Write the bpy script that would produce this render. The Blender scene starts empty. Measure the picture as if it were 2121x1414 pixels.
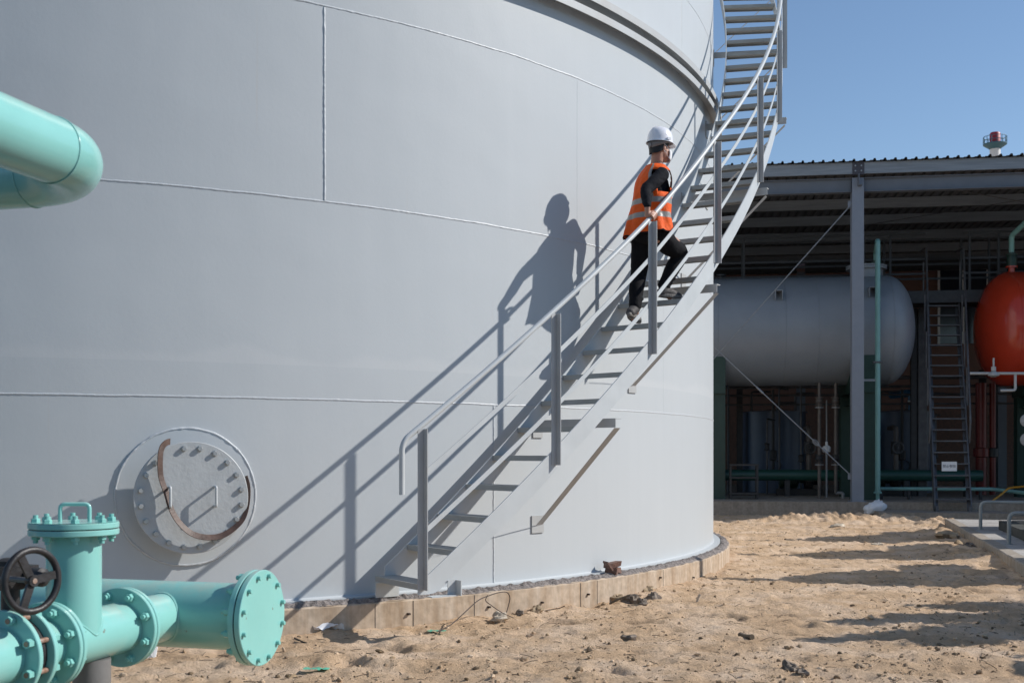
import bpy, math, random
from mathutils import Vector as V, Matrix, noise
R = math.radians
rnd = random.Random(7)
sc = bpy.context.scene
COL = sc.collection

# ------------------------------------------------------------------ camera, sky, sun, exposure
EYE = 1.35
cam = bpy.data.cameras.new("camera")
cam.sensor_width = 36.0
cam.lens = 2400 / 2121 * 36.0
cam.shift_y = (936.95 - 707) / 2121
cam.clip_start = 0.05
cam.clip_end = 3000
cam.dof.use_dof = True
cam.dof.focus_distance = 10.4
cam.dof.aperture_fstop = 5.0
camo = bpy.data.objects.new("camera", cam)
COL.objects.link(camo)
camo.location = (0, 0, EYE)
camo.rotation_euler = (R(90), 0, 0)
sc.camera = camo

SUN_EL, SUN_AZ = R(35.0), R(85.2)          # azimuth measured from +Y towards +X
sdir = V((math.sin(SUN_AZ) * math.cos(SUN_EL), math.cos(SUN_AZ) * math.cos(SUN_EL), math.sin(SUN_EL)))
world = bpy.data.worlds.new("World")
sc.world = world
world.use_nodes = True
wn = world.node_tree
bg = wn.nodes["Background"]
sky = wn.nodes.new("ShaderNodeTexSky")
sky.sky_type = 'NISHITA'
sky.sun_disc = False
sky.sun_elevation = SUN_EL
sky.sun_rotation = SUN_AZ
sky.air_density = 1.0
sky.dust_density = 0.0
sky.ozone_density = 2.6
wn.links.new(sky.outputs[0], bg.inputs[0])
bg.inputs[1].default_value = 0.124
sun = bpy.data.lights.new("sun", 'SUN')
sun.energy = 4.8
sun.angle = R(0.53)
sun.color = (1.0, 0.955, 0.89)
suno = bpy.data.objects.new("sun", sun)
COL.objects.link(suno)
suno.rotation_euler = sdir.to_track_quat('Z', 'Y').to_euler()
suno.location = (30, 5, 40)
sc.view_settings.view_transform = 'Standard'
sc.view_settings.look = 'None'
sc.view_settings.exposure = 0.0
sc.view_settings.gamma = 1.0


# ------------------------------------------------------------------ materials
def mat(name, base, rough=0.5, metal=0.0, var=0.0, vscale=3.0, bump=0.0, bscale=40.0, stretch=(1, 1, 1),
        base2=None, spec=0.5, coat=0.0, detail=6.0, bdist=0.01, island=0.0):
    m = bpy.data.materials.new(name)
    m.use_nodes = True
    nt = m.node_tree
    b = nt.nodes["Principled BSDF"]
    b.inputs["Base Color"].default_value = (*base, 1)
    b.inputs["Roughness"].default_value = rough
    b.inputs["Metallic"].default_value = metal
    b.inputs["Specular IOR Level"].default_value = spec
    b.inputs["Coat Weight"].default_value = coat
    tc = nt.nodes.new("ShaderNodeTexCoord")
    mp = nt.nodes.new("ShaderNodeMapping")
    mp.inputs["Scale"].default_value = stretch
    nt.links.new(tc.outputs["Object"], mp.inputs[0])
    if var > 0 or base2:
        n = nt.nodes.new("ShaderNodeTexNoise")
        n.inputs["Scale"].default_value = vscale
        n.inputs["Detail"].default_value = detail
        n.inputs["Roughness"].default_value = 0.6
        nt.links.new(mp.outputs[0], n.inputs["Vector"])
        cr = nt.nodes.new("ShaderNodeValToRGB")
        b2 = base2 if base2 else tuple(c * (1 - var) for c in base)
        b1 = base if base2 else tuple(min(1, c * (1 + var)) for c in base)
        cr.color_ramp.elements[0].position = 0.32
        cr.color_ramp.elements[1].position = 0.68
        cr.color_ramp.elements[0].color = (*b2, 1)
        cr.color_ramp.elements[1].color = (*b1, 1)
        nt.links.new(n.outputs[0], cr.inputs[0])
        out = cr.outputs[0]
        if island > 0:
            g = nt.nodes.new("ShaderNodeNewGeometry")
            mr = nt.nodes.new("ShaderNodeMapRange")
            mr.inputs[3].default_value = 1 - island
            mr.inputs[4].default_value = 1 + island
            nt.links.new(g.outputs["Random Per Island"], mr.inputs[0])
            mx = nt.nodes.new("ShaderNodeVectorMath")
            mx.operation = 'SCALE'
            nt.links.new(out, mx.inputs[0])
            nt.links.new(mr.outputs[0], mx.inputs["Scale"])
            out = mx.outputs[0]
        nt.links.new(out, b.inputs["Base Color"])
        rr = nt.nodes.new("ShaderNodeMapRange")
        rr.inputs[3].default_value = max(0.03, rough - 0.08)
        rr.inputs[4].default_value = min(1, rough + 0.08)
        nt.links.new(n.outputs[0], rr.inputs[0])
        nt.links.new(rr.outputs[0], b.inputs["Roughness"])
    if bump > 0:
        n2 = nt.nodes.new("ShaderNodeTexNoise")
        n2.inputs["Scale"].default_value = bscale
        n2.inputs["Detail"].default_value = 5
        nt.links.new(mp.outputs[0], n2.inputs["Vector"])
        bp = nt.nodes.new("ShaderNodeBump")
        bp.inputs["Strength"].default_value = bump
        bp.inputs["Distance"].default_value = bdist
        nt.links.new(n2.outputs[0], bp.inputs["Height"])
        nt.links.new(bp.outputs[0], b.inputs["Normal"])
    return m


def N(nt, t, **kw):
    n = nt.nodes.new(t)
    for k, v in kw.items():
        setattr(n, k, v)
    return n


def tank_paint():
    m = bpy.data.materials.new("tank_paint")
    m.use_nodes = True
    nt = m.node_tree
    b = nt.nodes["Principled BSDF"]
    L = nt.links.new
    tc = N(nt, "ShaderNodeTexCoord")
    # vertical faint streaks
    mp = N(nt, "ShaderNodeMapping")
    mp.inputs["Scale"].default_value = (3.0, 3.0, 0.10)
    L(tc.outputs["Object"], mp.inputs[0])
    n1 = N(nt, "ShaderNodeTexNoise")
    n1.inputs["Scale"].default_value = 3.0
    n1.inputs["Detail"].default_value = 7
    L(mp.outputs[0], n1.inputs["Vector"])
    n2 = N(nt, "ShaderNodeTexNoise")
    n2.inputs["Scale"].default_value = 0.9
    n2.inputs["Detail"].default_value = 4
    L(tc.outputs["Object"], n2.inputs["Vector"])
    cr = N(nt, "ShaderNodeValToRGB")
    cr.color_ramp.elements[0].position = 0.25
    cr.color_ramp.elements[1].position = 0.75
    cr.color_ramp.elements[0].color = (0.482, 0.512, 0.532, 1)
    cr.color_ramp.elements[1].color = (0.506, 0.534, 0.553, 1)
    mx = N(nt, "ShaderNodeMath", operation='ADD')
    L(n1.outputs[0], mx.inputs[0])
    L(n2.outputs[0], mx.inputs[1])
    mh = N(nt, "ShaderNodeMath", operation='MULTIPLY')
    mh.inputs[1].default_value = 0.5
    L(mx.outputs[0], mh.inputs[0])
    L(mh.outputs[0], cr.inputs[0])
    # overspray band above the first seam
    sp = N(nt, "ShaderNodeSeparateXYZ")
    L(tc.outputs["Object"], sp.inputs[0])
    n3 = N(nt, "ShaderNodeTexNoise")
    n3.inputs["Scale"].default_value = 1.7
    L(tc.outputs["Object"], n3.inputs["Vector"])
    a1 = N(nt, "ShaderNodeMath", operation='MULTIPLY_ADD')
    a1.inputs[1].default_value = 0.35
    L(n3.outputs[0], a1.inputs[0])
    a1.inputs[2].default_value = 1.66
    d1 = N(nt, "ShaderNodeMath", operation='SUBTRACT')
    L(a1.outputs[0], d1.inputs[0])
    L(sp.outputs[2], d1.inputs[1])
    mr = N(nt, "ShaderNodeMapRange")
    mr.inputs[1].default_value = -0.02
    mr.inputs[2].default_value = 0.04
    L(d1.outputs[0], mr.inputs[0])
    gt = N(nt, "ShaderNodeMath", operation='GREATER_THAN')
    gt.inputs[1].default_value = 1.751
    L(sp.outputs[2], gt.inputs[0])
    mm = N(nt, "ShaderNodeMath", operation='MULTIPLY')
    L(mr.outputs[0], mm.inputs[0])
    L(gt.outputs[0], mm.inputs[1])
    mk = N(nt, "ShaderNodeMath", operation='MULTIPLY')
    mk.inputs[1].default_value = 0.22
    L(mm.outputs[0], mk.inputs[0])
    mix = N(nt, "ShaderNodeMix", data_type='RGBA')
    L(mk.outputs[0], mix.inputs[0])
    L(cr.outputs[0], mix.inputs[6])
    mix.inputs[7].default_value = (0.62, 0.63, 0.635, 1)
    # fine rust drips
    mp4 = N(nt, "ShaderNodeMapping")
    mp4.inputs["Scale"].default_value = (9.0, 9.0, 0.22)
    L(tc.outputs["Object"], mp4.inputs[0])
    n4 = N(nt, "ShaderNodeTexNoise")
    n4.inputs["Scale"].default_value = 2.2
    n4.inputs["Detail"].default_value = 3
    L(mp4.outputs[0], n4.inputs["Vector"])
    r4 = N(nt, "ShaderNodeMapRange")
    r4.inputs[1].default_value = 0.70
    r4.inputs[2].default_value = 0.80
    r4.inputs[4].default_value = 0.22
    L(n4.outputs[0], r4.inputs[0])
    mix2 = N(nt, "ShaderNodeMix", data_type='RGBA')
    L(r4.outputs[0], mix2.inputs[0])
    L(mix.outputs[2], mix2.inputs[6])
    mix2.inputs[7].default_value = (0.50, 0.42, 0.34, 1)
    L(mix2.outputs[2], b.inputs["Base Color"])
    b.inputs["Roughness"].default_value = 0.42
    b.inputs["Specular IOR Level"].default_value = 0.16
    # plate waviness + orange peel + brush marks
    w = N(nt, "ShaderNodeTexNoise")
    w.inputs["Scale"].default_value = 1.1
    w.inputs["Detail"].default_value = 2
    L(tc.outputs["Object"], w.inputs["Vector"])
    b1 = N(nt, "ShaderNodeBump")
    b1.inputs["Strength"].default_value = 0.35
    b1.inputs["Distance"].default_value = 0.03
    L(w.outputs[0], b1.inputs["Height"])
    mp5 = N(nt, "ShaderNodeMapping")
    mp5.inputs["Scale"].default_value = (1, 1, 0.8)
    L(tc.outputs["Object"], mp5.inputs[0])
    w2 = N(nt, "ShaderNodeTexNoise")
    w2.inputs["Scale"].default_value = 34
    w2.inputs["Detail"].default_value = 6
    w2.inputs["Roughness"].default_value = 0.7
    L(mp5.outputs[0], w2.inputs["Vector"])
    b2 = N(nt, "ShaderNodeBump")
    b2.inputs["Strength"].default_value = 0.20
    b2.inputs["Distance"].default_value = 0.0035
    L(w2.outputs[0], b2.inputs["Height"])
    L(b1.outputs[0], b2.inputs["Normal"])
    L(b2.outputs[0], b.inputs["Normal"])
    return m


def sand_mat():
    m = bpy.data.materials.new("sand")
    m.use_nodes = True
    nt = m.node_tree
    b = nt.nodes["Principled BSDF"]
    L = nt.links.new
    tc = N(nt, "ShaderNodeTexCoord")
    n1 = N(nt, "ShaderNodeTexNoise")
    n1.inputs["Scale"].default_value = 1.6
    n1.inputs["Detail"].default_value = 8
    n1.inputs["Roughness"].default_value = 0.62
    L(tc.outputs["Object"], n1.inputs["Vector"])
    cr = N(nt, "ShaderNodeValToRGB")
    e = cr.color_ramp.elements
    e[0].position = 0.25
    e[0].color = (0.45, 0.30, 0.18, 1)
    e[1].position = 0.78
    e[1].color = (0.76, 0.61, 0.47, 1)
    x = e.new(0.47)
    x.color = (0.61, 0.435, 0.285, 1)
    x = e.new(0.60)
    x.color = (0.70, 0.525, 0.375, 1)
    L(n1.outputs[0], cr.inputs[0])
    # fine grains
    n2 = N(nt, "ShaderNodeTexNoise")
    n2.inputs["Scale"].default_value = 34
    n2.inputs["Detail"].default_value = 8
    n2.inputs["Roughness"].default_value = 0.72
    L(tc.outputs["Object"], n2.inputs["Vector"])
    r2 = N(nt, "ShaderNodeMapRange")
    r2.inputs[1].default_value = 0.3
    r2.inputs[2].default_value = 0.7
    r2.inputs[3].default_value = 0.80
    r2.inputs[4].default_value = 1.16
    L(n2.outputs[0], r2.inputs[0])
    sc_ = N(nt, "ShaderNodeVectorMath", operation='SCALE')
    L(cr.outputs[0], sc_.inputs[0])
    L(r2.outputs[0], sc_.inputs["Scale"])
    # dark organic specks
    v = N(nt, "ShaderNodeTexNoise")
    v.inputs["Scale"].default_value = 17
    v.inputs["Detail"].default_value = 8
    v.inputs["Roughness"].default_value = 0.75
    L(tc.outputs["Object"], v.inputs["Vector"])
    r3 = N(nt, "ShaderNodeMapRange")
    r3.inputs[1].default_value = 0.60
    r3.inputs[2].default_value = 0.67
    r3.inputs[4].default_value = 0.75
    L(v.outputs[0], r3.inputs[0])
    mix = N(nt, "ShaderNodeMix", data_type='RGBA')
    L(r3.outputs[0], mix.inputs[0])
    L(sc_.outputs[0], mix.inputs[6])
    mix.inputs[7].default_value = (0.16, 0.115, 0.075, 1)
    L(mix.outputs[2], b.inputs["Base Color"])
    b.inputs["Roughness"].default_value = 0.95
    b.inputs["Specular IOR Level"].default_value = 0.15
    b1 = N(nt, "ShaderNodeBump")
    b1.inputs["Strength"].default_value = 0.8
    b1.inputs["Distance"].default_value = 0.016
    L(n2.outputs[0], b1.inputs["Height"])
    b0 = N(nt, "ShaderNodeBump")
    b0.inputs["Strength"].default_value = 0.6
    b0.inputs["Distance"].default_value = 0.028
    L(v.outputs[0], b0.inputs["Height"])
    L(b0.outputs[0], b1.inputs["Normal"])
    L(b1.outputs[0], b.inputs["Normal"])
    return m


def concrete_mat(name, c1, c2, streak=True, rough=0.9):
    m = bpy.data.materials.new(name)
    m.use_nodes = True
    nt = m.node_tree
    b = nt.nodes["Principled BSDF"]
    L = nt.links.new
    tc = N(nt, "ShaderNodeTexCoord")
    mp = N(nt, "ShaderNodeMapping")
    mp.inputs["Scale"].default_value = (5, 5, 0.5) if streak else (2, 2, 2)
    L(tc.outputs["Object"], mp.inputs[0])
    n1 = N(nt, "ShaderNodeTexNoise")
    n1.inputs["Scale"].default_value = 1.5
    n1.inputs["Detail"].default_value = 8
    n1.inputs["Roughness"].default_value = 0.65
    L(mp.outputs[0], n1.inputs["Vector"])
    cr = N(nt, "ShaderNodeValToRGB")
    cr.color_ramp.elements[0].position = 0.3
    cr.color_ramp.elements[1].position = 0.7
    cr.color_ramp.elements[0].color = (*c2, 1)
    cr.color_ramp.elements[1].color = (*c1, 1)
    L(n1.outputs[0], cr.inputs[0])
    n2 = N(nt, "ShaderNodeTexNoise")
    n2.inputs["Scale"].default_value = 18
    n2.inputs["Detail"].default_value = 8
    L(tc.outputs["Object"], n2.inputs["Vector"])
    r2 = N(nt, "ShaderNodeMapRange")
    r2.inputs[1].default_value = 0.3
    r2.inputs[2].default_value = 0.7
    r2.inputs[3].default_value = 0.82
    r2.inputs[4].default_value = 1.12
    L(n2.outputs[0], r2.inputs[0])
    s = N(nt, "ShaderNodeVectorMath", operation='SCALE')
    L(cr.outputs[0], s.inputs[0])
    L(r2.outputs[0], s.inputs["Scale"])
    L(s.outputs[0], b.inputs["Base Color"])
    b.inputs["Roughness"].default_value = rough
    b.inputs["Specular IOR Level"].default_value = 0.2
    bp = N(nt, "ShaderNodeBump")
    bp.inputs["Strength"].default_value = 0.5
    bp.inputs["Distance"].default_value = 0.006
    L(n2.outputs[0], bp.inputs["Height"])
    L(bp.outputs[0], b.inputs["Normal"])
    return m


def paver_mat():
    m = concrete_mat("paver", (0.50, 0.48, 0.46), (0.36, 0.345, 0.33), False)
    nt = m.node_tree
    b = nt.nodes["Principled BSDF"]
    L = nt.links.new
    src = b.inputs["Base Color"].links[0].from_socket
    tc = N(nt, "ShaderNodeTexCoord")
    mp = N(nt, "ShaderNodeMapping")
    mp.inputs["Rotation"].default_value = (0, 0, R(15.4))
    L(tc.outputs["Object"], mp.inputs[0])
    br = N(nt, "ShaderNodeTexBrick")
    br.offset = 0.0
    br.inputs["Scale"].default_value = 1.0
    br.inputs["Brick Width"].default_value = 0.98
    br.inputs["Row Height"].default_value = 0.98
    br.inputs["Mortar Size"].default_value = 0.012
    br.inputs["Color1"].default_value = (1, 1, 1, 1)
    br.inputs["Color2"].default_value = (0.86, 0.86, 0.86, 1)
    br.inputs["Mortar"].default_value = (0.25, 0.22, 0.2, 1)
    L(mp.outputs[0], br.inputs[0])
    mx = N(nt, "ShaderNodeMix", data_type='RGBA', blend_type='MULTIPLY')
    mx.inputs[0].default_value = 1
    L(src, mx.inputs[6])
    L(br.outputs[0], mx.inputs[7])
    L(mx.outputs[2], b.inputs["Base Color"])
    return m


def teal_paint(name, base, rough):
    m = mat(name, base, rough, var=0.04, vscale=3, bump=0.12, bscale=9, bdist=0.004, spec=0.5, coat=0.2)
    nt = m.node_tree
    b = nt.nodes["Principled BSDF"]
    L = nt.links.new
    src = b.inputs["Base Color"].links[0].from_socket
    tc = N(nt, "ShaderNodeTexCoord")
    g = N(nt, "ShaderNodeNewGeometry")
    sp = N(nt, "ShaderNodeSeparateXYZ")
    L(g.outputs["Normal"], sp.inputs[0])
    n1 = N(nt, "ShaderNodeTexNoise")
    n1.inputs["Scale"].default_value = 7
    n1.inputs["Detail"].default_value = 9
    n1.inputs["Roughness"].default_value = 0.7
    L(tc.outputs["Object"], n1.inputs["Vector"])
    up = N(nt, "ShaderNodeMapRange")
    up.inputs[1].default_value = 0.35
    up.inputs[2].default_value = 1.0
    up.inputs[4].default_value = 0.55
    L(sp.outputs[2], up.inputs[0])
    d = N(nt, "ShaderNodeMapRange")
    d.inputs[1].default_value = 0.42
    d.inputs[2].default_value = 0.70
    L(n1.outputs[0], d.inputs[0])
    mm = N(nt, "ShaderNodeMath", operation='MULTIPLY')
    L(up.outputs[0], mm.inputs[0])
    L(d.outputs[0], mm.inputs[1])
    mx = N(nt, "ShaderNodeMix", data_type='RGBA')
    L(mm.outputs[0], mx.inputs[0])
    L(src, mx.inputs[6])
    mx.inputs[7].default_value = (0.50, 0.44, 0.35, 1)
    n2 = N(nt, "ShaderNodeTexNoise")
    n2.inputs["Scale"].default_value = 21
    n2.inputs["Detail"].default_value = 4
    L(tc.outputs["Object"], n2.inputs["Vector"])
    c = N(nt, "ShaderNodeMapRange")
    c.inputs[1].default_value = 0.735
    c.inputs[2].default_value = 0.755
    c.inputs[4].default_value = 0.8
    L(n2.outputs[0], c.inputs[0])
    m2 = N(nt, "ShaderNodeMix", data_type='RGBA')
    L(c.outputs[0], m2.inputs[0])
    L(mx.outputs[2], m2.inputs[6])
    m2.inputs[7].default_value = (0.17, 0.12, 0.085, 1)
    L(m2.outputs[2], b.inputs["Base Color"])
    return m


M = {}
M['tank'] = tank_paint()
M['weld'] = mat("weld_paint", (0.50, 0.525, 0.545), 0.4, var=0.08, vscale=20, bump=0.5, bscale=120, bdist=0.004)
M['stair'] = mat("stair_paint", (0.50, 0.525, 0.535), 0.42, var=0.05, vscale=4, bump=0.08, bscale=60, bdist=0.003, spec=0.4)
M['tread'] = mat("tread_paint", (0.36, 0.37, 0.365), 0.5, base2=(0.30, 0.30, 0.285), vscale=5, bump=0.2, bscale=70, bdist=0.003, spec=0.3)
M['post'] = mat("post_paint", (0.40, 0.40, 0.395), 0.5, base2=(0.45, 0.47, 0.48), vscale=2.5, spec=0.35, bump=0.08, bscale=60, bdist=0.003)
M['cover'] = mat("cover_paint", (0.43, 0.45, 0.46), 0.45, var=0.06, vscale=6, bump=0.6, bscale=38, bdist=0.004)
M['bolt'] = mat("zinc_bolt", (0.45, 0.46, 0.46), 0.4, metal=0.6, var=0.15, vscale=30)
M['strap'] = mat("brown_rubber", (0.085, 0.050, 0.038), 0.55, var=0.3, vscale=14, bump=0.3, bscale=40)
M['teal'] = teal_paint("teal_gloss_paint", (0.235, 0.525, 0.485), 0.24)
M['teal_bolt'] = mat("teal_bolt_paint", (0.21, 0.50, 0.455), 0.3, var=0.06, vscale=20)
M['gasket'] = mat("black_gasket", (0.02, 0.02, 0.022), 0.6, var=0.2, vscale=20)
M['castiron'] = mat("black_iron", (0.022, 0.020, 0.021), 0.45, var=0.4, vscale=16, bump=0.5, bscale=60, bdist=0.003)
M['rusty'] = mat("rusty_stud", (0.38, 0.30, 0.25), 0.5, metal=0.3, base2=(0.24, 0.10, 0.05), vscale=30)
M['greypost'] = mat("grey_pipe_paint", (0.16, 0.155, 0.15), 0.55, var=0.12, vscale=8, bump=0.1)
M['sand'] = sand_mat()
M['ring'] = concrete_mat("formed_concrete", (0.57, 0.48, 0.385), (0.36, 0.26, 0.175), True)
M['bitumen'] = mat("crumbled_bitumen", (0.30, 0.265, 0.25), 0.95, base2=(0.085, 0.075, 0.072), vscale=26, bump=1.0, bscale=50, bdist=0.02)
M['slab'] = concrete_mat("slab_concrete", (0.36, 0.31, 0.26), (0.26, 0.22, 0.18), True)
M['paver'] = paver_mat()
M['kerbc'] = concrete_mat("kerb_concrete", (0.42, 0.38, 0.33), (0.28, 0.235, 0.19), True)
M['darkc'] = concrete_mat("dark_concrete", (0.10, 0.105, 0.10), (0.06, 0.062, 0.06), False)
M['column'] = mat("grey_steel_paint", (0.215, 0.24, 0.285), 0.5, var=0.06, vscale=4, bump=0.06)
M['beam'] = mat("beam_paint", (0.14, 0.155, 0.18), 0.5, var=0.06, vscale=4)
M['galv'] = mat("galvanised", (0.27, 0.285, 0.30), 0.5, metal=0.35, var=0.16, vscale=3, stretch=(0.5, 0.5, 7))
M['darkplate'] = mat("dark_plate", (0.065, 0.06, 0.07), 0.5, var=0.2, vscale=8)
M['roof'] = mat("roof_sheet_metal", (0.105, 0.105, 0.108), 0.55, metal=0.2, var=0.15, vscale=2)
M['greytank'] = mat("grey_vessel_paint", (0.22, 0.245, 0.275), 0.38, var=0.05, vscale=2, bump=0.1, bscale=3)
M['red'] = mat("red_vessel_paint", (0.50, 0.045, 0.018), 0.22, var=0.08, vscale=2, coat=0.2)
M['darkred'] = mat("dark_red_paint", (0.16, 0.018, 0.014), 0.4, var=0.15, vscale=3)
M['bounce_cut'] = mat("bounce_cut", (0.055, 0.055, 0.056), 0.9, var=0.25, vscale=6, bump=0.4, bscale=120)  # dark colour of the added sheet that cuts ground bounce
M['bluetank'] = mat("blue_grey_paint", (0.062, 0.095, 0.15), 0.35, var=0.1, vscale=2)
M['green'] = mat("dark_green_paint", (0.016, 0.045, 0.034), 0.45, var=0.15, vscale=4)
M['greenpipe'] = mat("green_pipe_paint", (0.022, 0.08, 0.065), 0.35, var=0.1, vscale=4)
M['tealp'] = mat("pale_teal_paint", (0.20, 0.40, 0.37), 0.35, var=0.08, vscale=5)
M['steel'] = mat("weathered_steel", (0.10, 0.10, 0.105), 0.5, metal=0.25, var=0.3, vscale=5)
M['brownpipe'] = mat("brown_steel", (0.12, 0.105, 0.095), 0.5, metal=0.2, var=0.3, vscale=6)
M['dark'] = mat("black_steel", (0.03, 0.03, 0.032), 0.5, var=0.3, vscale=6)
M['pink'] = mat("pink_render", (0.19, 0.108, 0.086), 0.9, var=0.06, vscale=1.5, bump=0.2)
M['glass'] = mat("dark_glass", (0.03, 0.035, 0.05), 0.08, var=0.1, vscale=1, spec=0.6)
M['white'] = mat("white_paint", (0.76, 0.77, 0.78), 0.4, var=0.04, vscale=6)
M['palegalv'] = mat("pale_galvanised", (0.42, 0.42, 0.41), 0.5, var=0.1, vscale=8)
M['whiteplastic'] = mat("white_plastic", (0.72, 0.73, 0.76), 0.45, var=0.06, vscale=9, bump=0.3, bscale=20)
M['hoop'] = mat("grey_hoop_paint", (0.24, 0.27, 0.28), 0.4, var=0.1, vscale=8)
M['yellow'] = mat("orange_hose", (0.55, 0.27, 0.03), 0.5, var=0.1, vscale=8)
M['bluepipe'] = mat("blue_pipe", (0.015, 0.10, 0.19), 0.35, var=0.1, vscale=5)
M['chred'] = mat("chimney_red", (0.36, 0.022, 0.03), 0.5, var=0.15, vscale=0.4)
M['chwhite'] = mat("chimney_white", (0.68, 0.68, 0.68), 0.5, var=0.06, vscale=0.4)
M['chblue'] = mat("chimney_blue", (0.03, 0.12, 0.18), 0.5, var=0.1, vscale=0.4)
M['stone'] = mat("field_stone", (0.42, 0.33, 0.23), 0.95, base2=(0.28, 0.21, 0.14), vscale=12, bump=0.9, bscale=40, island=0.35, spec=0.1)
M['darkstone'] = mat("dark_rubble", (0.25, 0.21, 0.175), 0.95, base2=(0.13, 0.105, 0.085), vscale=14, bump=0.9, bscale=40, island=0.3, spec=0.1)
M['palestone'] = mat("pale_rubble", (0.60, 0.53, 0.44), 0.95, base2=(0.42, 0.35, 0.27), vscale=14, bump=0.9, bscale=40, spec=0.1)
M['brick'] = mat("broken_brick", (0.22, 0.12, 0.09), 0.9, base2=(0.13, 0.085, 0.07), vscale=16, bump=0.8, bscale=60)
M['wire'] = mat("rusty_wire", (0.05, 0.035, 0.028), 0.7, var=0.3, vscale=30)
M['greenrag'] = mat("green_plastic", (0.10, 0.42, 0.28), 0.5, var=0.2, vscale=20)
M['skin'] = mat("skin", (0.42, 0.215, 0.145), 0.5, var=0.07, vscale=14, bump=0.1, bscale=80, bdist=0.002)
M['cloth'] = mat("black_cloth", (0.010, 0.010, 0.012), 0.85, var=0.2, vscale=30, bump=0.5, bscale=26, bdist=0.01, spec=0.12)
M['knit'] = mat("charcoal_knit", (0.013, 0.014, 0.018), 0.85, var=0.2, vscale=40, bump=0.4, bscale=45, bdist=0.008, spec=0.1)
M['vest'] = mat("orange_mesh_cloth", (0.82, 0.112, 0.014), 0.7, var=0.08, vscale=18, bump=0.7, bscale=11, bdist=0.03, spec=0.2)
M['reflect'] = mat("grey_reflective_tape", (0.28, 0.265, 0.245), 0.4, var=0.06, vscale=20, bump=0.4, bscale=14, bdist=0.02)
M['hair'] = mat("black_hair", (0.012, 0.010, 0.009), 0.6, var=0.3, vscale=60)
M['hat'] = mat("white_abs", (0.80, 0.80, 0.84), 0.22, var=0.02, vscale=5, coat=0.3)
M['hatband'] = mat("grey_headband", (0.20, 0.19, 0.19), 0.5, var=0.1, vscale=20)
M['mask'] = mat("white_mask", (0.74, 0.74, 0.76), 0.8, var=0.03, vscale=20, bump=0.3, bscale=30)
M['shoe'] = mat("grey_knit_shoe", (0.055, 0.050, 0.050), 0.7, var=0.4, vscale=40, bump=0.4, bscale=80)
M['sole'] = mat("shoe_sole", (0.30, 0.27, 0.24), 0.6, base2=(0.05, 0.045, 0.04), vscale=45, stretch=(3, 3, 0.2))
M['leaf'] = mat("leaf_green", (0.05, 0.09, 0.03), 0.6, var=0.3, vscale=3)
M['bark'] = mat("bark", (0.13, 0.10, 0.07), 0.9, var=0.3, vscale=10)
M['ink'] = mat("dark_ink", (0.05, 0.05, 0.09), 0.6, var=0.1, vscale=10)


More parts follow.
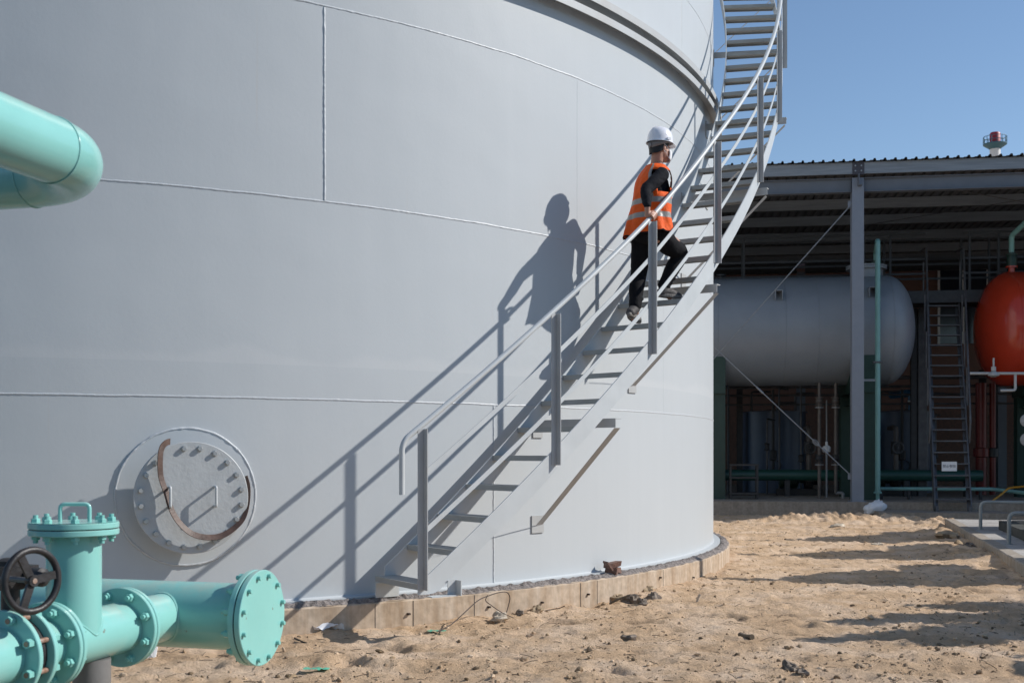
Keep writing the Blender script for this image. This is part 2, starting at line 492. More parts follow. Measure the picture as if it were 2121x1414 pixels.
# ------------------------------------------------------------------ mesh helpers
class MB:
    def __init__(s):
        s.v = []
        s.f = []
        s.mi = []

    def add(s, vs, fs, mi=0):
        o = len(s.v)
        s.v += [V(p) for p in vs]
        s.f += [tuple(i + o for i in f) for f in fs]
        s.mi += [mi] * len(fs)
        return s

    def box(s, lo, hi, mi=0):
        x0, y0, z0 = lo
        x1, y1, z1 = hi
        return s.add([(x0, y0, z0), (x1, y0, z0), (x1, y1, z0), (x0, y1, z0), (x0, y0, z1), (x1, y0, z1), (x1, y1, z1), (x0, y1, z1)],
                     [(0, 3, 2, 1), (4, 5, 6, 7), (0, 1, 5, 4), (1, 2, 6, 5), (2, 3, 7, 6), (3, 0, 4, 7)], mi)

    def obox(s, c, ax, ay, az, mi=0):
        """box centred at c with half-extent vectors ax, ay, az"""
        c, ax, ay, az = V(c), V(ax), V(ay), V(az)
        vs = [c + i * ax + j * ay + k * az for k in (-1, 1) for i, j in ((-1, -1), (1, -1), (1, 1), (-1, 1))]
        return s.add(vs, [(0, 3, 2, 1), (4, 5, 6, 7), (0, 1, 5, 4), (1, 2, 6, 5), (2, 3, 7, 6), (3, 0, 4, 7)], mi)

    def bar(s, p, q, w, h, up=(0, 0, 1), mi=0):
        p, q, up = V(p), V(q), V(up)
        d = (q - p)
        a = d.normalized()
        sd = a.cross(up)
        if sd.length < 1e-5:
            sd = a.cross(V((1, 0, 0)))
        sd.normalize()
        u = sd.cross(a)
        return s.obox((p + q) / 2, d / 2, sd * w / 2, u * h / 2, mi)

    def angle(s, p, q, d1, d2, w, t, mi=0):
        """L profile from p to q, legs along unit vectors d1 and d2"""
        p, q, d1, d2 = V(p), V(q), V(d1), V(d2)
        a = (q - p) / 2
        c = (p + q) / 2
        s.obox(c + d1 * w / 2 + d2 * t / 2, a, d1 * w / 2, d2 * t / 2, mi)
        s.obox(c + d2 * (w / 2 + t / 2) + d1 * t / 2, a, d2 * (w / 2 - t / 2), d1 * t / 2, mi)
        return s

    def tube(s, pts, r, seg=12, caps=True, closed=False, mi=0):
        pts = [V(p) for p in pts]
        n = len(pts)
        rs = r if isinstance(r, (list, tuple)) else [r] * n
        t0 = (pts[1] - pts[0]).normalized()
        ref = V((0, 0, 1)) if abs(t0.z) < 0.9 else V((1, 0, 0))
        nrm = t0.cross(ref).normalized()
        rings = []
        for i in range(n):
            if closed:
                t = (pts[(i + 1) % n] - pts[i - 1]).normalized()
            else:
                t = (pts[min(i + 1, n - 1)] - pts[max(i - 1, 0)]).normalized()
            nrm = (nrm - t * nrm.dot(t)).normalized()
            bn = t.cross(nrm)
            ra = rs[i]
            ra, rb = ra if isinstance(ra, (tuple, list)) else (ra, ra)
            rings.append([pts[i] + nrm * (ra * math.cos(a)) + bn * (rb * math.sin(a)) for a in [2 * math.pi * k / seg for k in range(seg)]])
        vs = [p for rg in rings for p in rg]
        fs = []
        for i in range(n if closed else n - 1):
            j = (i + 1) % n
            for k in range(seg):
                k2 = (k + 1) % seg
                fs.append((i * seg + k, i * seg + k2, j * seg + k2, j * seg + k))
        if caps and not closed:
            fs.append(tuple(range(seg))[::-1])
            fs.append(tuple((n - 1) * seg + k for k in range(seg)))
        return s.add(vs, fs, mi)

    def lathe(s, prof, base, axis, seg=32, mi=0):
        """profile of (radius, distance along axis)"""
        base, axis = V(base), V(axis).normalized()
        ref = V((0, 0, 1)) if abs(axis.z) < 0.9 else V((1, 0, 0))
        a = axis.cross(ref).normalized()
        b = axis.cross(a)
        vs, fs = [], []
        for (r, h) in prof:
            for k in range(seg):
                t = 2 * math.pi * k / seg
                vs.append(base + axis * h + (a * math.cos(t) + b * math.sin(t)) * max(r, 1e-5))
        for i in range(len(prof) - 1):
            for k in range(seg):
                k2 = (k + 1) % seg
                fs.append((i * seg + k, i * seg + k2, (i + 1) * seg + k2, (i + 1) * seg + k))
        fs.append(tuple(range(seg))[::-1])
        fs.append(tuple((len(prof) - 1) * seg + k for k in range(seg)))
        return s.add(vs, fs, mi)

    def disc(s, c, axis, r, h, seg=32, bev=0.0, mi=0):
        b = bev
        prof = [(r - b, 0), (r, b), (r, h - b), (r - b, h)] if b else [(r, 0), (r, h)]
        return s.lathe(prof, c, axis, seg, mi)

    def sweep(s, frames, sect, closed_sect=True, caps=True, mi=0):
        """frames: list of (origin, e1, e2); sect: list of (a, b) points"""
        m = len(sect)
        vs = []
        for (o, e1, e2) in frames:
            vs += [V(o) + V(e1) * a + V(e2) * b for (a, b) in sect]
        fs = []
        for i in range(len(frames) - 1):
            for k in range(m if closed_sect else m - 1):
                k2 = (k + 1) % m
                fs.append((i * m + k, i * m + k2, (i + 1) * m + k2, (i + 1) * m + k))
        if caps and closed_sect:
            fs.append(tuple(range(m))[::-1])
            fs.append(tuple((len(frames) - 1) * m + k for k in range(m)))
        return s.add(vs, fs, mi)

    def ball(s, c, rx, ry=None, rz=None, seg=16, rings=10, axes=None, mi=0):
        ry = rx if ry is None else ry
        rz = rx if rz is None else rz
        c = V(c)
        ax = axes if axes else (V((1, 0, 0)), V((0, 1, 0)), V((0, 0, 1)))
        vs, fs = [], []
        for i in range(rings + 1):
            th = math.pi * i / rings
            for k in range(seg):
                p = 2 * math.pi * k / seg
                vs.append(c + ax[0] * (rx * math.sin(th) * math.cos(p)) + ax[1] * (ry * math.sin(th) * math.sin(p)) + ax[2] * (rz * math.cos(th)))
        for i in range(rings):
            for k in range(seg):
                k2 = (k + 1) % seg
                fs.append((i * seg + k, (i + 1) * seg + k, (i + 1) * seg + k2, i * seg + k2))
        return s.add(vs, fs, mi)


ORG = {}


def mesh_of(name, mb, mats, smooth=35, org=V((0, 0, 0)), fix=False):
    me = bpy.data.meshes.new(name)
    me.from_pydata([p - org for p in mb.v], [], mb.f)
    for m in (mats if isinstance(mats, (list, tuple)) else [mats]):
        me.materials.append(m)
    if any(mb.mi):
        me.polygons.foreach_set("material_index", mb.mi)
    if fix:
        import bmesh
        bm = bmesh.new()
        bm.from_mesh(me)
        bmesh.ops.remove_doubles(bm, verts=bm.verts, dist=1e-5)
        bmesh.ops.recalc_face_normals(bm, faces=bm.faces)
        bm.to_mesh(me)
        bm.free()
    if smooth:
        me.polygons.foreach_set("use_smooth", [True] * len(me.polygons))
        me.set_sharp_from_angle(angle=R(smooth))
    me.update()
    return me


def obj(name, mb, mats, parent=None, smooth=35, label=None, cat=None, group=None, kind=None, base=None, fix=True):
    org = ORG[parent.name] if parent else (V(base) if base is not None else V((0, 0, 0)))
    me = mesh_of(name, mb, mats, smooth, org, fix)
    o = bpy.data.objects.new(name, me)
    COL.objects.link(o)
    if parent:
        o.parent = parent
    else:
        o.location = org
    ORG[o.name] = org
    tag(o, label, cat, group, kind)
    return o


def inst(name, me, parent, mtx):
    """an object sharing mesh data, placed with a world matrix under a parent"""
    o = bpy.data.objects.new(name, me)
    COL.objects.link(o)
    o.parent = parent
    o.matrix_basis = Matrix.Translation(-ORG[parent.name]) @ mtx
    ORG[o.name] = V((0, 0, 0))
    return o


def tag(o, label=None, cat=None, group=None, kind=None):
    if label:
        o['label'] = label
    if cat:
        o['category'] = cat
    if group:
        o['group'] = group
    if kind:
        o['kind'] = kind
    return o


def thing(name, label, cat, loc, group=None):
    o = bpy.data.objects.new(name, None)
    COL.objects.link(o)
    o.location = loc
    o.empty_display_size = 0.2
    ORG[o.name] = V(loc)
    return tag(o, label, cat, group)


def at(px, py, Y):
    """the world point that stands Y metres ahead and shows at photo pixel (px, py)"""
    return V(((px - 1060.5) * Y / 2400, Y, EYE + (936.95 - py) * Y / 2400))


def zrot(axis):
    """matrix whose local Z is axis"""
    return V(axis).to_track_quat('Z', 'Y').to_matrix().to_4x4()


def smooth_path(pts, n=8):
    """Catmull-Rom through the points"""
    P = [V(p) for p in pts]
    P = [P[0] * 2 - P[1]] + P + [P[-1] * 2 - P[-2]]
    out = []
    for i in range(1, len(P) - 2):
        for k in range(n):
            t = k / n
            a, b, c, d = P[i - 1], P[i], P[i + 1], P[i + 2]
            out.append(0.5 * ((2 * b) + (c - a) * t + (2 * a - 5 * b + 4 * c - d) * t * t + (3 * b - a - 3 * c + d) * t ** 3))
    out.append(P[-2])
    return out


def fillet(pts, r, n=6):
    """polyline with rounded corners"""
    P = [V(p) for p in pts]
    out = [P[0]]
    for i in range(1, len(P) - 1):
        a = (P[i - 1] - P[i])
        b = (P[i + 1] - P[i])
        k = min(r, a.length * 0.49, b.length * 0.49)
        p0 = P[i] + a.normalized() * k
        p1 = P[i] + b.normalized() * k
        for j in range(n + 1):
            t = j / n
            out.append(p0 * (1 - t) ** 2 + P[i] * 2 * t * (1 - t) + p1 * t * t)
    out.append(P[-1])
    return out


# ------------------------------------------------------------------ the storage tank
TC = V((-5.841, 16.036, 0))
TR = 8.5


def cyl(r, ph, z):
    return V((TC.x + r * math.sin(ph), TC.y - r * math.cos(ph), z))


def er(ph):
    return V((math.sin(ph), -math.cos(ph), 0))


def et(ph):
    return V((math.cos(ph), math.sin(ph), 0))


def arc_frames(r, z, p0=0.0, p1=2 * math.pi, n=240):
    return [(cyl(r, p0 + (p1 - p0) * k / n, z), er(p0 + (p1 - p0) * k / n), V((0, 0, 1))) for k in range(n + 1)]


TZ0, TZ1 = 0.251, 10.75
tank = thing("storage_tank", "huge pale grey cylindrical steel tank with welded plates and bolted manhole", "tank", (TC.x, TC.y, TZ0))
mb = MB()
seg = 400
for k in range(seg):
    pass
prof = [(TR + 0.085, 0.238), (TR + 0.085, 0.250), (TR + 0.012, 0.2505), (TR, 0.262), (TR, TZ1)]
mb.lathe(prof, TC, (0, 0, 1), seg)
mb.f = mb.f[:-2]
mb.mi = mb.mi[:len(mb.f)]
obj("shell", mb, M['tank'], tank, smooth=20)
mb = MB().lathe([(TR + 0.03, TZ1), (TR + 0.03, TZ1 + 0.03), (0.05, TZ1 + 1.1)], TC, (0, 0, 1), 160)
obj("roof", mb, M['tank'], tank, smooth=20)


def weld_h(z, p0, p1, seed, w=0.0085, h=0.0034):
    mb = MB()
    n = int((p1 - p0) * TR / 0.011)
    vs, fs = [], []
    for k in range(n + 1):
        ph = p0 + (p1 - p0) * k / n
        s = ph * TR
        wob = 0.005 * noise.noise(V((s * 3.1, seed, 0))) + 0.0022 * noise.noise(V((s * 26, seed, 3)))
        ww = w * (1 + 0.35 * noise.noise(V((s * 22, seed, 7))))
        hh = h * (1 + 0.6 * noise.noise(V((s * 55, seed, 11))))
        for a, b in ((-1, -0.3), (-0.6, 0.8), (0.0, 1.0), (0.6, 0.8), (1, -0.3)):
            vs.append(cyl(TR + hh * b, ph, z + wob + ww * a))
    for k in range(n):
        for j in range(4):
            fs.append((k * 5 + j, (k + 1) * 5 + j, (k + 1) * 5 + j + 1, k * 5 + j + 1))
    return mb.add(vs, fs)


def weld_v(ph, z0, z1, seed, w=0.010, h=0.005):
    mb = MB()
    n = int((z1 - z0) / 0.011)
    vs, fs = [], []
    for k in range(n + 1):
        z = z0 + (z1 - z0) * k / n
        wob = 0.003 * noise.noise(V((z * 3.1, seed, 0))) + 0.002 * noise.noise(V((z * 26, seed, 3)))
        ww = w * (1 + 0.35 * noise.noise(V((z * 22, seed, 7))))
        hh = h * (1 + 0.6 * noise.noise(V((z * 55, seed, 11))))
        for a, b in ((-1, -0.3), (-0.6, 0.8), (0.0, 1.0), (0.6, 0.8), (1, -0.3)):
            vs.append(cyl(TR + hh * b, ph + (wob + ww * a) / TR, z))
    for k in range(n):
        for j in range(4):
            fs.append((k * 5 + j, k * 5 + j + 1, (k + 1) * 5 + j + 1, (k + 1) * 5 + j))
    return mb.add(vs, fs)


SEAMS = [1.751, 3.251, 4.732, 6.23, 7.73]
for i, z in enumerate(SEAMS):
    obj("weld_seam", weld_h(z, 0.05, 1.5, i * 5.3 + 1), M['weld'], tank, smooth=60, fix=False)
for i, (ph, a, b) in enumerate(((0.733, 0.262, 1.74), (1.053, 1.76, 3.24), (0.547, 3.26, 4.72), (0.858, 3.26, 4.72), (1.30, 3.26, 4.72), (1.12, 4.74, 6.22), (1.33, 6.24, 7.72), (1.37, 0.262, 1.74))):
    w = 0.010 if i in (0, 2) else 0.003
    obj("weld_seam", weld_v(ph, a, b, i * 3.7 + 50, w, 0.005 if i in (0, 2) else 0.001), M['weld'] if w > 0.005 else M['tank'], tank, smooth=60, fix=False)
# stiffening rings, angle profile, open underneath
for z in (5.355, 5.50):
    sect = [(0.0, -0.008), (0.098, -0.008), (0.098, -0.068), (0.106, -0.068), (0.106, 0.0), (0.0, 0.0)]
    mb = MB().sweep(arc_frames(TR, z, 0.0, 2.4, 200), sect)
    obj("stiffener_ring", mb, M['post'], tank, smooth=30)

# ---- manhole
PHM, ZM = 0.4262, 1.035
c0 = cyl(TR, PHM, ZM)
an, tn = er(PHM), et(PHM)
UP = V((0, 0, 1))
mh = MB()
# reinforcing pad hugging the shell
nseg = 96
for (rr, hh) in ((0.49, 0.0), (0.487, 0.010), (0.22, 0.010)):
    for k in range(nseg):
        a = 2 * math.pi * k / nseg
        mh.v.append(cyl(TR + hh + 0.001, PHM + rr * math.cos(a) / TR, ZM + rr * math.sin(a)))
for i in range(2):
    for k in range(nseg):
        k2 = (k + 1) % nseg
        mh.f.append((i * nseg + k, i * nseg + k2, (i + 1) * nseg + k2, (i + 1) * nseg + k))
        mh.mi.append(0)
mh.lathe([(0.265, -0.05), (0.265, 0.16)], c0, an, 64)
mh.lathe([(0.385, 0.155), (0.385, 0.185)], c0, an, 80)
manhole = obj("manhole", mh, M['tank'], tank)
mb = MB()
vs = []
pts = []
for k in range(240):
    a = 2 * math.pi * k / 240
    rr = 0.489 + 0.003 * noise.noise(V((math.cos(a) * 6, math.sin(a) * 6, 2)))
    pts.append(cyl(TR + 0.006, PHM + rr * math.cos(a) / TR, ZM + rr * math.sin(a)))
mb.tube(pts, [0.010 + 0.003 * noise.noise(p * 40) for p in pts], 6, closed=True)
obj("weld_ring", mb, M['weld'], manhole, smooth=60)
mb = MB().lathe([(0.385, 0.189), (0.392, 0.191), (0.392, 0.213), (0.388, 0.216), (0.2, 0.217), (0.02, 0.217)], c0, an, 96)
obj("cover_plate", mb, M['cover'], manhole)
hexm = MB().lathe([(0.019, 0), (0.019, 0.012), (0.016, 0.016)], (0, 0, 0), (0, 0, 1), 6)
hexm.lathe([(0.021, -0.004), (0.021, 0.0)], (0, 0, 0), (0, 0, 1), 16)
hex_me = mesh_of("cover_bolt", hexm, M['bolt'], 20, fix=True)
for k in range(20):
    a = 2 * math.pi * (k + 0.5) / 20
    if k in (6,):
        continue
    p = c0 + an * 0.221 + (tn * math.cos(a) + UP * math.sin(a)) * 0.347
    inst("cover_bolt", hex_me, manhole, Matrix.Translation(p) @ zrot(an) @ Matrix.Rotation(rnd.random(), 4, 'Z'))
for dx in (-0.155, 0.155):
    b = c0 + an * 0.215 + tn * dx
    pth = fillet([b + UP * 0.075, b + UP * 0.075 + an * 0.075, b - UP * 0.06 + an * 0.075, b - UP * 0.06], 0.012)
    obj("handle", MB().tube(pth, 0.0095, 10), M['stair'], manhole)
# brown rubber band hanging over the cover
def mhp(px, py, off):
    """point on the cover plane offset, from photo pixels relative to the cover centre"""
    d = V(((px - 1060.5) / 2400, 1, (936.95 - py) / 2400))
    o = V((0, 0, EYE))
    t = ((c0 + an * off) - o).dot(an) / d.dot(an)
    return o + d * t
strap = [mhp(352, 914, 0.17), mhp(344, 917, 0.225), mhp(336, 926, 0.252), mhp(332, 945, 0.268), mhp(333, 985, 0.26), mhp(345, 1022, 0.262), mhp(354, 1052, 0.27), mhp(370, 1080, 0.275),
         mhp(395, 1103, 0.275), mhp(425, 1112, 0.272), mhp(455, 1110, 0.262), mhp(480, 1097, 0.25), mhp(503, 1074, 0.234), mhp(513, 1042, 0.205), mhp(515, 1008, 0.185), mhp(510, 985, 0.17)]
sp = smooth_path(strap, 6)
fr = []
for i, p in enumerate(sp):
    t = (sp[min(i + 1, len(sp) - 1)] - sp[max(i - 1, 0)]).normalized()
    e1 = (an * 0.55 + t.cross(an).normalized() * 0.8).normalized()
    e1 = (e1 - t * e1.dot(t)).normalized()
    fr.append((p, e1, t.cross(e1)))
for i in range(len(fr)):
    k = 1.0 - 0.55 * max(0, i / len(fr) - 0.66) / 0.34
    fr[i] = (fr[i][0], fr[i][1] * k, fr[i][2])
obj("rubber_strap", MB().sweep(fr, [(-0.022, -0.003), (0.022, -0.003), (0.022, 0.003), (-0.022, 0.003)]), M['strap'], smooth=50,
    label="loose brown rubber strap looped over the round bolted manhole cover", cat="strap", base=c0 + an * 0.22)

# ---- concrete ring wall with bitumen edge
ring = thing("foundation", "low curved concrete ring wall with brown stains under the tank", "foundation", (TC.x, TC.y, 0))
RR = 8.70
mb = MB()
fr = arc_frames(0, 0, -0.3, 2.0, 1)
mb.lathe([(RR, -0.4), (RR, 0.205), (RR - 0.012, 0.217), (RR - 0.14, 0.222), (TR - 0.3, 0.236)], TC, (0, 0, 1), 400)
mb.f = mb.f[:-2]
mb.mi = mb.mi[:len(mb.f)]
obj("ring_wall", mb, M['ring'], ring, smooth=30)
mb = MB()                                            # formwork joints
for ph, wj in ((0.585, 0.0016), (0.623, 0.0026), (0.690, 0.0024), (0.834, 0.0026), (0.862, 0.0012), (1.0, 0.001)):
    mb = MB().obox(cyl(RR, ph, 0.10), et(ph) * wj, UP * 0.105, er(ph) * 0.002)
    obj("joint", mb, M['gasket'], ring)
mb = MB()                                            # crumbled bitumen strip
n = 900
vs, fs = [], []
W = 6
for k in range(n + 1):
    ph = -0.1 + 1.75 * k / n
    s = ph * 8.6
    for j in range(W):
        f = j / (W - 1)
        r = TR + 0.075 + 0.118 * f + (0.012 * noise.noise(V((s * 7, f * 4, 5))) if j else 0)
        r = min(r, RR - 0.004)
        z = 0.222 + 0.024 * math.sin(min(1, f * 1.15 + 0.05) * math.pi) ** 0.6 + 0.018 * noise.noise(V((s * 14, f * 3, 1))) + 0.013 * noise.noise(V((s * 40, f * 8, 2)))
        if j in (0, W - 1):
            z = 0.214
        vs.append(cyl(r, ph, z))
for k in range(n):
    for j in range(W - 1):
        fs.append((k * W + j, k * W + j + 1, (k + 1) * W + j + 1, (k + 1) * W + j))
obj("bitumen_strip", mb.add(vs, fs), M['bitumen'], ring, smooth=30)
for ph, z in ((0.335, 0.08), (0.617, 0.11), (0.706, 0.10), (0.775, 0.085), (0.845, 0.10), (0.99, 0.14), (0.96, 0.02), (1.02, 0.02), (1.09, 0.06)):
    b = cyl(RR, ph, z)
    mb = MB().bar(b - er(ph) * 0.02, b + er(ph) * 0.02 - UP * 0.004 + et(ph) * 0.01, 0.022, 0.014)
    obj("form_tie", mb, M['wire'], ring)


# ------------------------------------------------------------------ the spiral staircase
def hel(n):
    t = n / 29.0
    return (0.58720878 + 0.92541693 * t + 0.01672992 * t * t - 0.04888198 * t ** 3, 0.41059607 + 6.61066653 * t + 0.22523274 * t * t - 0.0136462 * t ** 3)


RI, RO = 8.665, 9.325
NT = 38
st = thing("spiral_staircase", "grey steel staircase with open treads winding up the side of the tank", "staircase", (hel(0)[0] and cyl(9.0, hel(0)[0], 0.25)))


def rail_dz(n):
    k = [(0, 1.108), (4.3, 1.072), (8.4, 1.025), (12.3, 1.03), (16.9, 0.96), (20.7, 0.91), (45, 0.9)]
    for (a, x), (c, y) in zip(k, k[1:]):
        if n <= c:
            t = max(0, (n - a) / (c - a))
            return x + (y - x) * t
    return 0.9


def helframes(r, n0, n1, dz, step=0.25):
    fr = []
    n = n0
    while n <= n1 + 1e-6:
        ph, z = hel(n)
        fr.append((cyl(r, ph, z + dz), er(ph), UP))
        n += step
    return fr


# stringers: outer channel with its web facing out, inner plate
mb = MB().sweep(helframes(RO, 0.56, NT, 0), [(0.0, -0.185), (0.010, -0.185), (0.010, 0.0), (0.0, 0.0)])
ph0, z0 = hel(0)
# foot of the outer stringer: vertical end plate standing on the ring
q6 = [(hel(0)[0], hel(0)[1]), (hel(0)[0], 0.335), (hel(0.28)[0], 0.335), (hel(0.45)[0], 0.341), (hel(0.56)[0], hel(0.56)[1] - 0.185), (hel(0.56)[0], hel(0.56)[1])]
mb.add([cyl(RO + a, p, z) for a in (0.0, 0.010) for (p, z) in q6],
       [(0, 1, 2, 3, 4, 5), (11, 10, 9, 8, 7, 6), (0, 6, 7, 1), (1, 7, 8, 2), (2, 8, 9, 3), (3, 9, 10, 4), (4, 10, 11, 5), (5, 11, 6, 0)])
obj("stringer", mb, M['stair'], st, smooth=30)
mb = MB().sweep(helframes(RI - 0.010, 0.3, NT, 0), [(0.0, -0.185), (0.010, -0.185), (0.010, 0.0), (0.0, 0.0)])
mb.obox(cyl(RI - 0.005, ph0 + 0.012, 0.30), et(ph0) * 0.10, er(ph0) * 0.004, UP * 0.055)
obj("stringer", mb, M['stair'], st, smooth=30)
# toe bracket under the lowest tread end
pb = ph0 + 0.034
mb = MB().angle(cyl(RO + 0.012, pb, 0.315), cyl(RO + 0.012, pb, 0.425), et(pb) * -1, er(pb), 0.075, 0.008)
mb.obox(cyl(RO + 0.03, pb - 0.014, 0.318), et(pb) * 0.11, UP * 0.004, er(pb) * 0.04)
obj("foot_bracket", mb, M['stair'], st)
# treads: folded plates with a front and a back lip
for n in range(NT):
    ph, z = hel(n)
    mb = MB()
    dp = 0.0205
    a = 6
    for (p0, p1, zl, zh) in ((ph, ph + dp, z - 0.005, z), (ph, ph + 0.0006, z - 0.042, z - 0.0051), (ph + dp - 0.0006, ph + dp, z - 0.026, z - 0.0051)):
        vs = [cyl(r, p, zz) for zz in (zl, zh) for (r, p) in ((RI + 0.001, p0), (RO - 0.001, p0), (RO - 0.001, p1), (RI + 0.001, p1))]
        mb.add(vs, [(0, 3, 2, 1), (4, 5, 6, 7), (0, 1, 5, 4), (1, 2, 6, 5), (2, 3, 7, 6), (3, 0, 4, 7)])
    obj("tread", mb, M['tread'], st, smooth=0, fix=False)
# posts (angle iron, V open to the downhill side)
for n in (0.07, 4.2, 8.25, 12.22, 16.5, 20.3, 24.3, 28.3, 32.3, 36.3):
    ph, z = hel(n)
    e1, e2 = er(ph), et(ph)
    b = cyl(RO + 0.0105, ph, z - (0.06 if n < 1 else 0.12))
    t = cyl(RO + 0.010, ph, z + rail_dz(n) - 0.015)
    mb = MB().angle(b + e2 * 0.028, t + e2 * 0.028, e1, -e2, 0.054, 0.006)
    obj("post", mb, M['post'], st, smooth=0)
# handrail with hooked lower end
pth = []
n = 0.0
while n <= NT - 1:
    ph, z = hel(n)
    pth.append(cyl(RO - 0.004, ph, z + rail_dz(n)))
    n += 0.5
p0 = pth[0]
d = (pth[0] - pth[1]).normalized()
c1 = p0 + d * 0.155
end = V((c1.x, c1.y, c1.z - 0.375)) + d * 0.0
pth = [end] + fillet([end, c1 + V((0, 0, 0.0)), p0], 0.11, 8)[1:-1] + pth
obj("handrail", MB().tube(pth, 0.0205, 14), M['stair'], st, smooth=60)
# flat-bar mid rails
for mf, mo in ((0.675, -0.022), (0.30, -0.022)):
    fr = []
    for k in range(0, (NT - 1) * 4 + 1):
        ph, z = hel(k / 4)
        fr.append((cyl(RO + 0.004, ph, z + rail_dz(k / 4) * mf + mo), er(ph), UP))
    mb = MB().sweep(fr, [(0.0, 0.0), (0.006, 0.0), (0.006, 0.045), (0.0, 0.045)])
    obj("mid_rail", mb, M['stair'], st, smooth=30)
# cantilever brackets: beam, brace and wall pad
for n in (6.33, 11.8, 16.8, 21.3, 26.6, 31.6):
    ph, z = hel(n)
    zt = z - 0.235
    e1, e2 = er(ph), et(ph)
    b = MB().angle(cyl(TR - 0.02, ph, zt), cyl(9.41, ph, zt), V((0, 0, -1)), e2, 0.075, 0.007)
    br = obj("bracket", b, M['post'], st, smooth=0)
    mb = MB().angle(cyl(9.39, ph + 0.001, zt - 0.078), cyl(TR + 0.02, ph + 0.001, zt - 0.90), (V((0, 0, -1)) - er(ph)).normalized(), e2, 0.078, 0.007)
    obj("brace", mb, M['post'], br, smooth=0)
    mb = MB().obox(cyl(TR + 0.006, ph + 0.004, zt - 0.90), e2 * 0.075, UP * 0.075, e1 * 0.006)
    obj("wall_pad", MB().obox(cyl(TR + 0.006, ph + 0.004, zt - 0.06), e2 * 0.06, UP * 0.09, e1 * 0.006), M['post'], br, smooth=0)
    obj("wall_pad", mb, M['post'], br, smooth=0)

# ------------------------------------------------------------------ foreground pipework
PA = V((0.270, 0.963, 0))                     # along the small pipe, away from the camera
PB = V((0.963, -0.270, 0))                    # along the big pipe, to the right and nearer
ZP = 0.575
TEE = V((-1.826, 4.83, ZP))                   # below the upright branch
PG = thing("pipeline", "glossy teal bolted pipe run with flanges, black handwheel valve and blind end plate", "pipeline", (TEE.x + 0.05, TEE.y + 0.02, 0))
RS, FS = 0.112, 0.176                          # pipe and flange radius, small line
RB, FB = 0.158, 0.224                          # big line


def ring_prof(r0, r1, h):
    b = 0.003
    return [(r0, 0), (r1 - b, 0), (r1, b), (r1, h - b), (r1 - b, h), (r0, h)]


stud = MB()
stud.lathe([(0.0105, -0.058), (0.0105, 0.058)], (0, 0, 0), (0, 0, 1), 10)
for s_ in (-1, 1):
    stud.lathe([(0.0175, 0.0262 * s_), (0.0185, 0.028 * s_), (0.0185, 0.042 * s_), (0.0165, 0.0445 * s_)] if s_ > 0 else
               [(0.0165, -0.0445), (0.0185, -0.042), (0.0185, -0.028), (0.0175, -0.0262)], (0, 0, 0), (0, 0, 1), 6)
    stud.lathe([(0.021, 0.0235 if s_ > 0 else -0.0265), (0.021, 0.0265 if s_ > 0 else -0.0235)], (0, 0, 0), (0, 0, 1), 18)
stud_me = mesh_of("flange_bolt", stud, M['teal_bolt'], 25, fix=True)


def flange_pair(c, ax, r_in, r_out, n, rb, parent=PG, scale=1.0, phase=0.5, th=0.022):
    """two bolted flange rings with a gasket between, centred at c"""
    ax = V(ax).normalized()
    fl = MB()
    fl.lathe(ring_prof(r_in * 0.9, r_out, th), c - ax * (th + 0.002), ax, 64)
    f1 = obj("flange", fl, M['teal'], parent, fix=True)
    fl = MB().lathe(ring_prof(r_in * 0.9, r_out, th), c + ax * 0.002, ax, 64)
    obj("flange", fl, M['teal'], parent, fix=True)
    obj("gasket", MB().lathe([(r_in, -0.002), (r_out - 0.006, -0.002), (r_out - 0.006, 0.002), (r_in, 0.002)], c, ax, 48), M['gasket'], parent)
    a = ax.cross(UP)
    if a.length < 0.1:
        a = V((1, 0, 0))
    a.normalize()
    b = a.cross(ax)
    for k in range(n):
        t = 2 * math.pi * (k + phase) / n
        p = c + (a * math.cos(t) + b * math.sin(t)) * rb
        inst("flange_bolt", stud_me, f1, Matrix.Translation(p) @ zrot(ax) @ Matrix.Rotation(rnd.random() * 2, 4, 'Z') @ Matrix.Scale(scale, 4))
    return f1


def collar(c, ax, r, parent=PG, h=0.035):
    pass


S0 = -0.36                                    # stations along the small pipe measured from TEE
Sf2, Sf3, Sj = -0.175, 0.345, 0.62
P = lambda s: TEE + PA * s
# small pipe pieces: spool before the tee, tee body, spool to the big pipe
obj("spool_pipe", MB().tube([P(-0.315), P(Sf2 - 0.02)], RS, 64), M['teal'], PG)
tee = MB().tube([P(Sf2 + 0.02), P(Sf3 - 0.02)], RS, 64)
tee.tube([TEE, TEE + UP * 0.44], RS * 0.985, 64)
obj("tee_pipe", tee, M['teal'], PG)
# saddle weld where the branch meets the tee
pts = []
for k in range(72):
    a = 2 * math.pi * k / 72
    u, w = math.cos(a) * RS * 0.985, math.sin(a) * RS * 0.985
    pts.append(TEE + PA * u + PA.cross(UP) * w + UP * (math.sqrt(max(0, RS * RS - w * w)) + 0.001))
obj("weld_seam", MB().tube(pts, [0.0045 + 0.0015 * noise.noise(p * 60) for p in pts], 6, closed=True), M['teal'], PG)
obj("spool_pipe", MB().tube([P(Sf3 + 0.02), P(Sj + 0.03)], RS, 64), M['teal'], PG)
flange_pair(P(Sf2), PA, RS, FS, 8, 0.146)
flange_pair(P(Sf3), PA, RS, FS, 8, 0.146)
